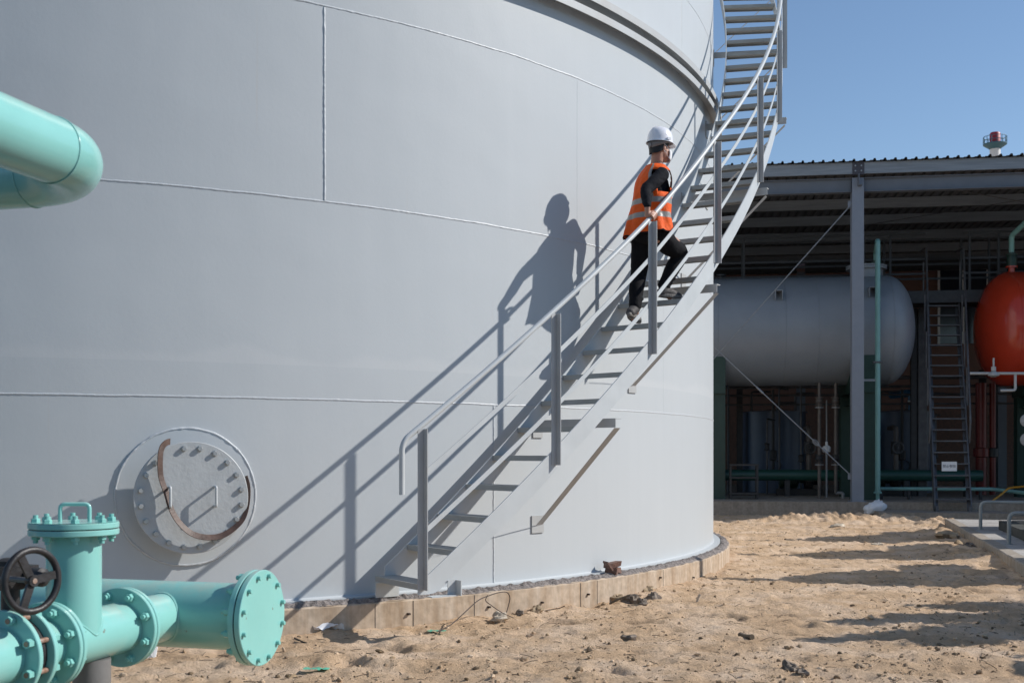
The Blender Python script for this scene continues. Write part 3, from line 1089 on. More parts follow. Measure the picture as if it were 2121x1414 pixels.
# upright branch with bolted lid
top = TEE + UP * 0.46
flange_pair(top, UP, RS, 0.180, 8, 0.148, th=0.024)
obj("lid_plate", MB().lathe([(0.0, 0.0265), (0.177, 0.0265), (0.179, 0.0285)], top, UP, 64), M['teal'], PG)
d = V((1, 0.15, 0)).normalized()
hb = top + UP * 0.026 - d * 0.0
pth = fillet([hb - d * 0.055, hb - d * 0.055 + UP * 0.075, hb + d * 0.062 + UP * 0.075, hb + d * 0.062], 0.022)
obj("lid_handle", MB().tube(pth, 0.0085, 12), M['teal'], PG)
# big pipe with blind end
JC = P(Sj + 0.15)
BL, BR_ = -3.2, 0.432
obj("main_pipe", MB().tube([JC + PB * BL, JC + PB * (BR_ - 0.02)], RB, 72), M['teal'], PG)
pts = []
for k in range(72):
    a = 2 * math.pi * k / 72
    u, w = math.cos(a) * RS, math.sin(a) * RS
    pts.append(JC + PB * u + UP * w - PA * (math.sqrt(RB * RB - w * w) - 0.001))
obj("weld_seam", MB().tube(pts, [0.007 + 0.002 * noise.noise(p * 60) for p in pts], 6, closed=True), M['teal'], PG)
ec = JC + PB * BR_
fl = MB().lathe(ring_prof(RB * 0.9, FB, 0.028), ec - PB * 0.031, PB, 80)
obj("flange", fl, M['teal'], PG)
obj("gasket", MB().lathe([(RB, -0.003), (FB - 0.008, -0.003), (FB - 0.008, 0.003), (RB, 0.003)], ec, PB, 64), M['gasket'], PG)
bf = obj("blind_plate", MB().lathe([(0.0, 0.003), (FB - 0.003, 0.003), (FB, 0.006), (FB, 0.029), (FB - 0.003, 0.032), (0.0, 0.032)], ec, PB, 80), M['teal'], PG)
bm_ = MB()
bm_.lathe([(0.011, -0.075), (0.011, 0.047), (0.009, 0.05)], (0, 0, 0), (0, 0, 1), 12)
bm_.lathe([(0.019, -0.06), (0.019, -0.032)], (0, 0, 0), (0, 0, 1), 6)
bb_me = mesh_of("end_bolt", bm_, M['teal_bolt'], 25, fix=True)
for k in range(12):
    t = 2 * math.pi * (k + 0.5) / 12
    inst("end_bolt", bb_me, bf, Matrix.Translation(ec + (PA * math.cos(t) + UP * math.sin(t)) * 0.197) @ zrot(PB))
# butterfly valve between two flanges, gearbox and handwheel
v0 = P(-0.385)
fl = MB().lathe(ring_prof(RS * 0.9, FS, 0.024), P(-0.352), PA, 64)
fa = obj("flange", fl, M['teal'], PG)
fl = MB().lathe(ring_prof(RS * 0.9, FS, 0.024), P(-0.442), PA, 64)
fb = obj("flange", fl, M['teal'], PG)
obj("spool_pipe", MB().tube([P(-3.0), P(-0.44)], RS, 48), M['teal'], PG)
vb = MB().lathe([(RS, -0.033), (0.140, -0.033), (0.143, -0.03), (0.143, 0.03), (0.140, 0.033), (RS, 0.033)], v0, PA, 48)
valve = obj("valve_body", vb, M['castiron'], PG)
sd = MB().lathe([(0.0105, -0.09), (0.0105, 0.09)], (0, 0, 0), (0, 0, 1), 10)
sd_me = mesh_of("stud", sd, M['rusty'], 25, fix=True)
nt_ = MB().lathe([(0.018, -0.013), (0.018, 0.013)], (0, 0, 0), (0, 0, 1), 6)
nt_me = mesh_of("nut", nt_, M['teal_bolt'], 25, fix=True)
sdv = PA.cross(UP)
for k in range(8):
    t = 2 * math.pi * (k + 0.5) / 8
    p = P(-0.385) + (sdv * math.cos(t) + UP * math.sin(t)) * 0.152
    inst("stud", sd_me, valve, Matrix.Translation(p) @ zrot(PA))
    for q in (-0.075, 0.075):
        inst("nut", nt_me, valve, Matrix.Translation(p + PA * q) @ zrot(PA))
obj("valve_neck", MB().tube([v0 + UP * 0.12, v0 + UP * 0.27], 0.035, 20), M['castiron'], valve)
wc = at(66, 1202, 4.30)                        # hub of the handwheel
wx = V((0.86, -0.51, 0)).normalized()
gb = V((v0.x, v0.y, wc.z))
gx = MB().obox(gb + UP * 0.0, wx * 0.075, wx.cross(UP) * 0.07, UP * 0.042)
gx.lathe([(0.05, -0.05), (0.05, 0.06), (0.03, 0.07)], gb, UP, 24)
gx.lathe([(0.036, 0.0), (0.036, 0.12), (0.022, 0.13)], gb + wx * 0.03 - wx.cross(UP) * 0.03, wx, 20)
obj("gearbox", gx, M['castiron'], valve)
obj("shaft", MB().tube([wc - wx * 0.20, wc + wx * 0.012], 0.011, 12), M['steel'], valve)
wh = MB()
wa = UP
wb = wx.cross(UP).normalized()
wh.tube([wc + (wa * math.sin(2 * math.pi * k / 64) + wb * math.cos(2 * math.pi * k / 64)) * 0.114 for k in range(64)], (0.0135), 12, closed=True)
wh.lathe([(0.021, -0.016), (0.023, -0.012), (0.023, 0.012), (0.021, 0.016)], wc, wx, 20)
for a in (0.14, 2.05, 4.35):
    dd = wa * math.sin(a) - wb * math.cos(a)
    wh.bar(wc + dd * 0.015, wc + dd * 0.112, 0.030, 0.012, wx)
hw = obj("handwheel", wh, M['castiron'], valve)
obj("hub_nut", MB().lathe([(0.010, 0.0), (0.010, 0.019), (0.005, 0.019)], wc, wx, 12), M['rusty'], valve)
# grey support post
sp_ = P(0.12)
obj("support_post", MB().tube([V((sp_.x, sp_.y, -0.1)), V((sp_.x, sp_.y, ZP - RS * 0.92))], 0.078, 40), M['greypost'], PG)
sb = JC + PB * (-1.4)
obj("support_post", MB().tube([V((sb.x, sb.y, -0.1)), V((sb.x, sb.y, ZP - RB * 0.95))], 0.09, 32), M['greypost'], PG)

# overhead pipe: comes in over the camera's left, bends back to the left
e0 = at(106, 311, 3.88)
RE = 0.111
a_, b_ = V((0.2588, 0.966, 0)), V((0.966, -0.2588, 0))
OH = thing("overhead_pipe", "fat glossy teal pipe elbow reaching in at the upper left", "pipe", (e0.x, e0.y, e0.z - RE))
rad = 0.305
ec_ = e0 - b_ * rad + a_ * 0.0
arc = [ec_ + b_ * (rad * math.cos(t)) + a_ * (rad * math.sin(t)) for t in [math.pi / 2 * k / 16 for k in range(17)]]
obj("straight_pipe", MB().tube([e0 - a_ * 6.0, e0], RE, 64), M['teal'], OH)
obj("elbow", MB().tube(arc, RE, 64, caps=False), M['teal'], OH, smooth=80)
obj("straight_pipe", MB().tube([arc[-1], arc[-1] - b_ * 5], RE, 64), M['teal'], OH)
for (p, ax) in ((e0, a_), (arc[-1], b_)):
    s1 = ax.cross(UP)
    pts = [p + (s1 * math.cos(2 * math.pi * k / 72) + UP * math.sin(2 * math.pi * k / 72)) * (RE + 0.0005) for k in range(72)]
    obj("weld_ring", MB().tube(pts, [0.0035 + 0.001 * noise.noise(q * 60) for q in pts], 6, closed=True), M['teal'], OH, smooth=80)

# ------------------------------------------------------------------ the open shed and what stands in it
SC = V((7.475, 25.1, 0))
SU = V((0.990, -0.140, 0)).normalized()
SV = V((0.140, 0.990, 0)).normalized()


def S(u, v, z):
    return SC + SU * u + SV * v + UP * z


def sbox(mb, u0, u1, v0, v1, z0, z1):
    return mb.obox(S((u0 + u1) / 2, (v0 + v1) / 2, (z0 + z1) / 2), SU * (u1 - u0) / 2, SV * (v1 - v0) / 2, UP * (z1 - z0) / 2)


def hsec(mb, p, q, side, upv, h, b, tw=0.009, tf=0.013):
    """I / H section from p to q: side = flange width direction, upv = depth direction"""
    p, q, side, upv = V(p), V(q), V(side), V(upv)
    a = (q - p) / 2
    c = (p + q) / 2
    mb.obox(c, a, side * tw / 2, upv * (h / 2 - tf))
    for s_ in (-1, 1):
        mb.obox(c + upv * s_ * (h / 2 - tf / 2), a, side * b / 2, upv * tf / 2)
    return mb


# floor slab on a low plinth (setting) and step
mb = sbox(MB(), -15, 27, -0.16, 13.55, -0.2, 0.29)
obj("slab", mb, M['slab'], kind='structure', smooth=0)
stp = at(1805, 1062, 23.9)
mb = sbox(MB(), 0.25, 2.83, -1.35, -0.163, -0.1, 0.125)
stpo = obj("step_slab", mb, M['slab'], smooth=0, label="low concrete step in front of the shed slab under the ladder", cat="step", base=S(1.5, -0.8, 0))
shed = thing("shed", "open steel shed with galvanised edge beam and corrugated sheet roof", "shed", S(0, 0, 0.29))
mb = hsec(MB(), S(0, 0, 0.29), S(0, 0, 7.27), SU, SV, 0.25, 0.25)
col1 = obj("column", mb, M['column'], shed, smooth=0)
obj("base_plate", sbox(MB(), -0.17, 0.17, -0.145, 0.17, 0.290, 0.305), M['column'], col1, smooth=0)
for (u, v) in ((0, 11.4), (6.0, 11.4), (-6, 11.4), (6.3, 0)):
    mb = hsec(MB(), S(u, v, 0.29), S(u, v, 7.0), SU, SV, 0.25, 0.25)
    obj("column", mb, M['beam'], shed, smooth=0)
U0, U1 = -14.0, 26.0
for v in (0.0, 11.4):
    for (a, b) in ((U0, -0.128), (0.128, U1)):
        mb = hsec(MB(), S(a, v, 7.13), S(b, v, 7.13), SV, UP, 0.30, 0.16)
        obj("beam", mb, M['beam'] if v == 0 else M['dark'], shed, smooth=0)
for i, v in enumerate((-0.17, 1.75, 3.5, 5.55, 7.85, 10.0, 11.75)):
    mb = MB()
    c = [(0, 0.0), (0, 0.245), (0.065, 0.245), (0.065, 0.228), (0.062, 0.228), (0.062, 0.242), (0.003, 0.242), (0.003, 0.003), (0.062, 0.003), (0.062, 0.017), (0.065, 0.017), (0.065, 0.0)]
    fr = [(S(u, v, 7.345), SV, UP) for u in (U0, U1)]
    mb.sweep(fr, c)
    obj("purlin", mb, M['galv'], shed, smooth=0)
mb = sbox(MB(), -0.125, 0.125, -0.182, -0.172, 7.325, 7.595)
pl = obj("splice_plate", mb, M['darkplate'], shed, smooth=0)
bm2 = mesh_of("plate_bolt", MB().lathe([(0.016, 0), (0.016, 0.012), (0.008, 0.014)], (0, 0, 0), (0, 0, 1), 8), M['bolt'], 20, fix=True)
for a in (-0.062, 0.062):
    for b in (-0.055, 0.055):
        inst("plate_bolt", bm2, pl, Matrix.Translation(S(a, -0.183, 7.46 + b)) @ zrot(-SV))
mb = sbox(MB(), -0.008, 0.008, -0.30, -0.127, 7.08, 7.32)
sbox(mb, 0.009, 0.07, -0.30, -0.127, 7.08, 7.092)
obj("cleat", mb, M['beam'], shed, smooth=0)
mb = MB()                                            # slotted bolt holes in the edge purlin
for u in (3.72, 3.80, 3.88, 3.96):
    for z in (7.42, 7.51):
        sbox(mb, u, u + 0.035, -0.1725, -0.1705, z, z + 0.012)
obj("hole", mb, M['dark'], shed, smooth=0)
# corrugated roof: ribs run front to back
mb = MB()
vs, fs = [], []
u = U0
prof = []
while u < U1:
    prof += [(u, 0.0), (u + 0.055, 0.0), (u + 0.075, 0.012), (u + 0.14, 0.012), (u + 0.155, 0.050), (u + 0.19, 0.050), (u + 0.205, 0.0)]
    u += 0.2145
for v in (-0.26, 13.5):
    vs += [S(a, v, 7.594 + b) for a, b in prof]
n_ = len(prof)
for i in range(n_ - 1):
    fs.append((i, i + 1, n_ + i + 1, n_ + i))
mb.add(vs, fs)
mb.add([p + UP * 0.004 for p in vs], [f[::-1] for f in fs])
obj("roof_sheet", mb, M['roof'], shed, smooth=0, fix=False)
# roof bracing rods and the crossed stay rods with turnbuckle
for (a, b) in (((1.0, 0.2, 7.25), (7.5, 5.5, 7.25)), ((7.0, 0.2, 7.25), (0.6, 5.5, 7.25)), ((-0.6, 0.2, 7.25), (-6, 5.5, 7.25))):
    obj("tie_rod", MB().tube([S(*a), S(*b)], 0.010, 8), M['steel'], shed)
r1 = obj("stay_rod", MB().tube([S(-0.12, -0.05, 6.72), S(-5.9, -0.05, 0.22)], 0.0125, 10), M['galv'], shed)
r2 = obj("stay_rod", MB().tube([S(-0.12, -0.05, 0.84), S(-5.9, -0.05, 6.4)], 0.0125, 10), M['galv'], shed)
dr = (S(-5.9, -0.05, 6.4) - S(-0.12, -0.05, 0.84)).normalized()
tb = S(-0.12, -0.05, 0.84) + dr * 1.05
lp = [tb + dr * (0.085 * math.cos(t)) + dr.cross(SV) * (0.038 * math.sin(t)) for t in [2 * math.pi * k / 20 for k in range(20)]]
obj("turnbuckle", MB().tube(lp, 0.011, 8, closed=True), M['galv'], r2)
obj("rod_clamp", MB().tube([tb - dr * 0.34, tb - dr * 0.20], 0.028, 8), M['galv'], r2)
obj("rod_clamp", MB().tube([tb + dr * 1.55, tb + dr * 1.75], 0.022, 8), M['galv'], r2)
for z in (6.72, 0.84):
    obj("gusset", MB().obox(S(-0.15, -0.05, z), SU * 0.05, SV * 0.006, UP * 0.07), M['column'], col1)

# back wall of the neighbouring building with windows
bw = thing("building", "pinkish rendered building with dark windows behind the shed", "building", S(0, 13.5, 0))
mb = sbox(MB(), -24, 36, 13.6, 13.9, -0.2, 9.6)
wall = obj("wall", mb, M['pink'], bw, smooth=0)
for i in range(7):
    u0 = 4.66 + i * 0.76
    w = obj("window", sbox(MB(), u0, u0 + 0.69, 13.56, 13.598, 4.9, 7.62), M['glass'], bw, smooth=0)
    obj("frame", sbox(MB(), u0 - 0.066, u0 - 0.002, 13.53, 13.597, 4.9, 7.62), M['white'], w, smooth=0)
bm3 = sbox(MB(), -24, 36, 13.585, 13.599, -0.2, 2.8)
obj("plinth", bm3, M['brick'], bw, smooth=0)


def vessel(name, label, mat_, c, r, ul, ur, head_l, head_r, seams=()):
    """horizontal cylinder with elliptical heads; c = centre of the axis at u = 0 of its own frame"""
    t = thing(name, label, "tank", V((c.x, c.y, c.z - r)))
    prof = []
    if head_l:
        prof += [(r * math.sin(a), ul - 0.5 * r * math.cos(a)) for a in [math.pi / 2 * k / 16 for k in range(17)]]
    else:
        prof += [(r, ul)]
    if head_r:
        prof += [(r * math.cos(a), ur + 0.5 * r * math.sin(a)) for a in [math.pi / 2 * k / 16 for k in range(17)]]
    else:
        prof += [(r, ur)]
    obj("shell", MB().lathe(prof, c, SU, 96), mat_, t, smooth=50)
    for s_ in seams:
        pts = [c + SU * s_ + (SV * math.cos(a) + UP * math.sin(a)) * (r + 0.001) for a in [2 * math.pi * k / 90 for k in range(90)]]
        obj("weld_seam", MB().tube(pts, 0.006, 5, closed=True), mat_, t)
    return t


def frame_leg(parent, c, r, u, w, mat_, dz=0.0):
    """saddle plate on a pedestal down to the slab"""
    b = c + SU * u
    mb = MB()
    sect = []
    vs, fs = [], []
    n = 20
    for k in range(n + 1):
        a = math.pi * (1.17 + 0.66 * k / n)
        vs.append(b + SV * (math.cos(a) * (r + 0.012)) + UP * (math.sin(a) * (r + 0.012)) - SU * w / 2)
        vs.append(b + SV * (math.cos(a) * (r + 0.012)) + UP * (math.sin(a) * (r + 0.012)) + SU * w / 2)
    zb = c.z - r - 0.22
    o = len(vs)
    for k in range(n + 1):
        p, q = vs[2 * k].copy(), vs[2 * k + 1].copy()
        p.z = q.z = zb
        vs += [p, q]
    for k in range(n):
        a, b2 = 2 * k, o + 2 * k
        fs += [(a, a + 2, a + 3, a + 1), (b2, b2 + 1, b2 + 3, b2 + 2), (a, b2, b2 + 2, a + 2), (a + 1, a + 3, b2 + 3, b2 + 1)]
    fs += [(0, 1, o + 1, o), (2 * n, o + 2 * n, o + 2 * n + 1, 2 * n + 1)]
    mb.add(vs, fs)
    sd_ = obj("saddle", mb, mat_, parent, smooth=30)
    for v in (-0.85, 0.85):
        hs = hsec(MB(), V((b.x, b.y, 0.29)) + SV * v, V((b.x, b.y, zb)) + SV * v, SU, SV, 0.3, w)
        obj("leg", hs, mat_, parent, smooth=0)
    hs = hsec(MB(), V((b.x, b.y, zb - 0.13)) - SV * 0.69, V((b.x, b.y, zb - 0.13)) + SV * 0.69, SU, UP, 0.24, w * 0.8)
    obj("cross_beam", hs, mat_, parent, smooth=0)


gc = at(1833, 684.5, 26.9)
GR = 1.262
gv = vessel("pressure_tank", "grey horizontal tank with rounded end raised on green legs in the shed", M['greytank'], gc, GR, -8.5, 0.0, False, True, (0.002, -1.62, -2.35, -3.85, -5.2))
frame_leg(gv, gc, GR, -0.62, 0.56, M['green'])
frame_leg(gv, gc, GR, -3.92, 0.46, M['green'])
for (px, py) in ((1603, 609), (1791, 606)):           # lifting lugs on the front of the shell
    du = ((px - 1833) / 2400 * 26.2)
    z = EYE + (936.95 - py) * 25.95 / 2400
    s_ = max(-1, min(1, (z - gc.z) / GR))
    b = gc + SU * du - SV * (GR * math.sqrt(1 - s_ * s_)) + UP * (z - gc.z)
    mb = MB()
    for q in (-0.075, 0.075):
        mb.obox(b - SV * 0.06 + SU * q, SU * 0.008, SV * 0.13, UP * 0.105)
    mb.obox(b - SV * 0.06 + UP * 0.10, SU * 0.083, SV * 0.13, UP * 0.008)
    obj("lug", mb, M['greytank'], gv, smooth=0)
b = gc + SU * -0.42 + UP * GR                          # manway on top
mw = MB().lathe([(0.37, -0.1), (0.37, 0.15), (0.46, 0.15), (0.46, 0.19), (0.455, 0.195)], b, UP, 40)
mw.lathe([(0.46, 0.20), (0.46, 0.235), (0.0, 0.24)], b, UP, 40)
mwo = obj("manway", mw, M['greytank'], gv)
for k in range(18):
    a = 2 * math.pi * k / 18
    inst("manway_bolt", bm2, mwo, Matrix.Translation(b + (SU * math.cos(a) + SV * math.sin(a)) * 0.42 + UP * 0.235))
for du in (-3.75, -4.05):
    b = gc + SU * du + UP * GR
    obj("nozzle", MB().lathe([(0.05, -0.05), (0.05, 0.08), (0.12, 0.08), (0.12, 0.11), (0.0, 0.115)], b, UP, 20), M['dark'], gv)
for i, px in enumerate((1812, 1850)):
    pass
# goose-neck vent: teal pipe climbing in front of the tank and down into a green fitting on it
g0 = at(1818, 1038, 25.45)
top_z = 6.0
fit = V((gc.x - 0.20, gc.y + 0.03, gc.z + GR))
gn = thing("vent_pipe", "pale teal goose neck pipe rising past the grey tank end", "pipe", g0)
g0.z = 0.29
path = fillet([V((g0.x, g0.y, 0.5)), V((g0.x, g0.y, top_z)), V((fit.x, fit.y, top_z)), V((fit.x, fit.y, fit.z + 0.36))], 0.07, 6)
obj("pipe_run", MB().tube(path, 0.056, 20), M['tealp'], gn)
obj("pipe_foot", MB().lathe([(0.04, 0), (0.04, 0.16), (0.085, 0.165), (0.085, 0.205), (0.06, 0.21), (0.06, 0.26)], V((g0.x, g0.y, 0.29)), UP, 20), M['tealp'], gn)
obj("flame_arrester", MB().lathe([(0.06, -0.03), (0.06, 0.05), (0.11, 0.055), (0.11, 0.085), (0.09, 0.09), (0.105, 0.2), (0.09, 0.29), (0.125, 0.295), (0.125, 0.33), (0.06, 0.335), (0.06, 0.37)], fit, UP, 24), M['green'], gn)
obj("clamp", MB().obox(V((g0.x, g0.y, 3.33)), SU * 0.10, SV * 0.066, UP * 0.02), M['steel'], gn)
obj("clamp", MB().bar(V((g0.x, g0.y, 2.94)) - SU * 0.37, V((g0.x, g0.y, 2.94)), 0.05, 0.05), M['galv'], gn)

# red tank
rc = at(2084, 682, 26.9)
rv = vessel("pressure_tank", "glossy red horizontal tank with rounded end at the right edge", M['red'], rc, 1.32, 0.0, 6.5, True, False, (0.002, 1.5))
frame_leg(rv, rc, 1.32, 0.75, 0.62, M['green'])
b = rc + SU * 0.12 + UP * 1.32
obj("nozzle", MB().lathe([(0.07, -0.06), (0.07, 0.10), (0.13, 0.105), (0.13, 0.14), (0.0, 0.145)], b, UP, 24), M['red'], rv)
vp = thing("vent_pipe", "pale teal pipe bending away from the red tank top", "pipe", b + UP * 0.145)
obj("flame_arrester", MB().lathe([(0.12, 0.145), (0.12, 0.17), (0.10, 0.175), (0.115, 0.28), (0.10, 0.38), (0.13, 0.385), (0.13, 0.42), (0.06, 0.425), (0.06, 0.46)], b, UP, 24), M['green'], vp)
q0 = b + UP * 0.45
obj("pipe_run", MB().tube(fillet([q0, q0 + UP * 0.40, q0 + UP * 0.95 - SV * 1.3 + SU * 0.45, q0 + UP * 1.0 - SV * 1.4 + SU * 1.6], 0.09, 6), 0.06, 18), M['tealp'], vp)

# ladder stair with handrails up to the walkway
LB0, LB1 = at(1936, 1056, 24.25), at(2011, 1056, 24.25)
LB0.z = LB1.z = 0.125
LT0, LT1 = at(1917, 604, 27.6), at(1983, 604, 27.6)
LT0.z = LT1.z = 5.17
ld = thing("ladder_stair", "steep grey steel ladder stair with two handrails between the tanks", "ladder", (LB0 + LB1) / 2)
sdv_ = (LB1 - LB0).normalized()
for (p, q, s_) in ((LB0, LT0, -1), (LB1, LT1, 1)):
    obj("stringer", MB().bar(p, q, 0.03, 0.19, SV * -1 + UP), M['steel'], ld, smooth=0)
    obj("stringer", MB().bar(p - sdv_ * s_ * 0.035, q - sdv_ * s_ * 0.035, 0.08, 0.014, SV * -1 + UP), M['steel'], ld, smooth=0)
for k in range(20):
    f = (k + 1) / 20.5
    a, b = LB0.lerp(LT0, f), LB1.lerp(LT1, f)
    mb = MB().obox((a + b) / 2 - SV * 0.02, (b - a) / 2 * 0.985, SV * 0.09, UP * 0.014)
    obj("tread", mb, M['steel'], ld, smooth=0)
for (p, q, s_) in ((LB0, LT0, -1), (LB1, LT1, 1)):
    o_ = sdv_ * s_ * 0.055
    a = p.lerp(q, 0.30) + o_
    path = [a + UP * 0.0, a + UP * 0.03 - SV * 0.02, p.lerp(q, 0.36) + o_ + UP * 0.55 - SV * 0.35, q + o_ + UP * 0.98 - SV * 0.15, q + o_ + UP * 1.05 + SV * 0.6]
    path = [p.lerp(q, 0.28) + o_ + UP * 0.02, p.lerp(q, 0.28) + o_ + UP * 0.50 - SV * 0.1, q + o_ + UP * 1.0 - SV * 0.35, q + o_ + UP * 1.02 + SV * 0.4]
    obj("handrail", MB().tube(fillet(path, 0.1, 5), 0.024, 10), M['steel'], ld)
    for f in (0.45, 0.62, 0.8, 0.97):
        c = p.lerp(q, f) + o_
        obj("rail_post", MB().tube([c, c + UP * 0.85], 0.02, 8), M['steel'], ld)
for s_, pp in ((0, LB0), (1, LB1)):
    obj("foot_cleat", MB().obox(pp + UP * 0.06 + sdv_ * (0.03 if s_ == 0 else -0.03) - SV * 0.05, sdv_ * 0.03, SV * 0.05, UP * 0.06), M['steel'], ld, smooth=0)
# the sign hung on a tread
sgc = LB0.lerp(LT0, 0.171).lerp(LB1.lerp(LT1, 0.171), 0.42) - SV * 0.135 + UP * 0.07
sg = obj("sign", MB().obox(sgc, SU * 0.155, SV * 0.004, UP * 0.10), M['white'], smooth=0, label="small white sign with dark characters on the ladder treads", cat="sign", base=sgc)
try:
    fc = bpy.data.curves.new("lettering", 'FONT')
    fc.body = "\u7981\u6b62\u6500\u722c"
    fc.size = 0.068
    fc.align_x = 'CENTER'
    fc.align_y = 'CENTER'
    fc.extrude = 0.0008
    tmp = bpy.data.objects.new("lettering", fc)
    COL.objects.link(tmp)
    bpy.context.view_layer.update()
    me = bpy.data.meshes.new_from_object(tmp.evaluated_get(bpy.context.evaluated_depsgraph_get()))
    bpy.data.objects.remove(tmp)
    me.name = "lettering"
    me.materials.clear()
    me.materials.append(M['ink'])
    lo = bpy.data.objects.new("lettering", me)
    COL.objects.link(lo)
    lo.parent = sg
    rm = Matrix((SU, UP, -SV)).transposed().to_4x4()
    lo.matrix_basis = Matrix.Translation(-SV * 0.0052) @ rm
except Exception as ex_:
    print("lettering", ex_)

# walkway between and behind the tanks, with railing
wk = thing("walkway", "dark raised steel walkway with railing behind the tanks", "walkway", S(1.5, 3.2, 5.1))
v0_, v1_ = 2.55, 3.45
mb = sbox(MB(), -7.5, 7.5, v0_ + 0.02, v1_, 5.13, 5.17)
obj("deck", mb, M['dark'], wk, smooth=0)
for v in (v0_, v1_):
    mb = sbox(MB(), -7.5, 7.5, v - 0.012, v + 0.012, 4.88, 5.165)
    obj("edge_beam", mb, M['dark'], wk, smooth=0)
lad_u = ((LT0 + LT1) / 2 - SC).dot(SU)
for side, v in (("a", v0_ + 0.04), ("b", v1_ - 0.04)):
    for k in range(12):
        u = -7.3 + k * 0.72 if k < 8 else [0.55, 1.15, 2.95, 3.6][k - 8]
        if side == "a" and abs(u - lad_u) < 0.45:
            continue
        obj("rail_post", sbox(MB(), u - 0.025, u + 0.025, v - 0.02, v + 0.02, 5.17, 6.55), M['dark'], wk, smooth=0)
    for z in (5.55, 5.90, 6.5):
        if side == "a":
            obj("rail", sbox(MB(), -7.4, lad_u - 0.42, v - 0.012, v + 0.012, z, z + 0.045), M['dark'], wk, smooth=0)
            obj("rail", sbox(MB(), lad_u + 0.42, 7.4, v - 0.012, v + 0.012, z, z + 0.045), M['dark'], wk, smooth=0)
        else:
            obj("rail", sbox(MB(), -7.4, 7.4, v - 0.012, v + 0.012, z, z + 0.045), M['dark'], wk, smooth=0)
for (px, w_, mk) in ((1944, 0.20, 'steel'), (1928, 0.13, 'dark')):
    u = ((px - 1775) / 2400 * 29.5)
    obj("support_column", hsec(MB(), S(u, 3.6, 0.29), S(u, 3.6, 4.88), SU, SV, w_, w_), M[mk], wk, smooth=0)
for u in (-6, -3):
    obj("support_column", hsec(MB(), S(u, 3.6, 0.29), S(u, 3.6, 4.88), SU, SV, 0.2, 0.2), M['dark'], wk, smooth=0)

# upright blue-grey tanks below
for (px, lab) in ((1603.5, "left upright blue grey tank seen below the horizontal grey tank"), (1868, "right upright blue grey tank seen below, beside the ladder")):
    c = at(px, 937, 31.2)
    r = 0.83 if px < 1700 else 0.78
    t = thing("upright_tank", lab, "tank", V((c.x, c.y, 0.29)), "upright tanks in the shed")
    obj("shell", MB().lathe([(r, 0.0), (r, 2.12), (r + 0.035, 2.12), (r + 0.035, 2.15), (r * 0.98, 2.155), (0.05, 2.22)], V((c.x, c.y, 0.29)), UP, 64), M['bluetank'], t, smooth=40)
    for k, (du, hh) in enumerate(((-0.62, 0.55), (0.05, 0.25), (0.52, 0.5))):
        b = V((c.x, c.y, 2.42)) + SU * du - SV * 0.35
        obj("top_pipe", MB().tube(fillet([b, b + UP * hh, b + UP * hh + SU * 0.5], 0.08, 4), 0.03, 10), M['steel'], t)
    b = V((c.x, c.y, 2.5)) - SU * (0.1 if px < 1700 else 0.15) - SV * (r + 0.06)
    obj("level_pipe", MB().tube([b + UP * 0.5, V((b.x, b.y, 0.75))], 0.035, 10), M['dark'], t)
    obj("valve", MB().lathe([(0.035, -0.14), (0.09, -0.12), (0.09, 0.12), (0.035, 0.14)], V((b.x, b.y, 1.28)), UP, 14), M['dark'], t)
    hk = [V((b.x, b.y, 1.1)) + SU * (0.10 + 0.10 * math.sin(t_)) + UP * (0.13 * math.cos(t_) - 0.1) for t_ in [0.4 * k for k in range(12)]]
    obj("hose_loop", MB().tube(hk, 0.014, 8), M['dark'], t)
# blue elbow pipe on the second tank
b = at(1889, 850, 31.0)
b.z = 2.4
be = thing("blue_pipe", "bright blue pipe elbow on top of the right upright tank", "pipe", b)
obj("pipe_run", MB().tube(fillet([b, b + UP * 0.55, b + UP * 0.55 + SV * 1.2 - SU * 0.3], 0.16, 8), 0.105, 20), M['bluepipe'], be)
obj("elbow_band", MB().tube([b + UP * 0.30, b + UP * 0.34], 0.112, 20), M['white'], be)
# green header, teal low pipe
p0_, p1_ = S(-7.5, 3.05, 0.80), S(3.35, 3.05, 0.80)
gh_ = thing("header_pipe", "thick dark green horizontal pipe near the shed floor", "pipe", S(-2, 3.05, 0.29))
obj("pipe_run", MB().tube([p0_, p1_], 0.135, 28), M['greenpipe'], gh_)
for u in (-6.2, -3.2, -1.2, 1.6, 3.0):
    obj("pipe_stand", sbox(MB(), u - 0.06, u + 0.06, 2.95, 3.15, 0.29, 0.68), M['dark'], gh_, smooth=0)
tl = thing("low_pipe", "thin teal pipe running low across the shed floor to the right", "pipe", S(1.6, 1.4, 0.29))
obj("pipe_run", MB().tube(fillet([S(0.2, 1.4, 0.53), S(3.15, 1.4, 0.53), S(3.85, 0.6, 0.45), S(4.6, 0.6, 0.45)], 0.12, 6), 0.042, 14), M['tealp'], tl)
for u in (0.75, 1.35, 2.9):
    obj("pipe_stand", sbox(MB(), u - 0.03, u + 0.03, 1.36, 1.44, 0.29, 0.492), M['dark'], tl, smooth=0)
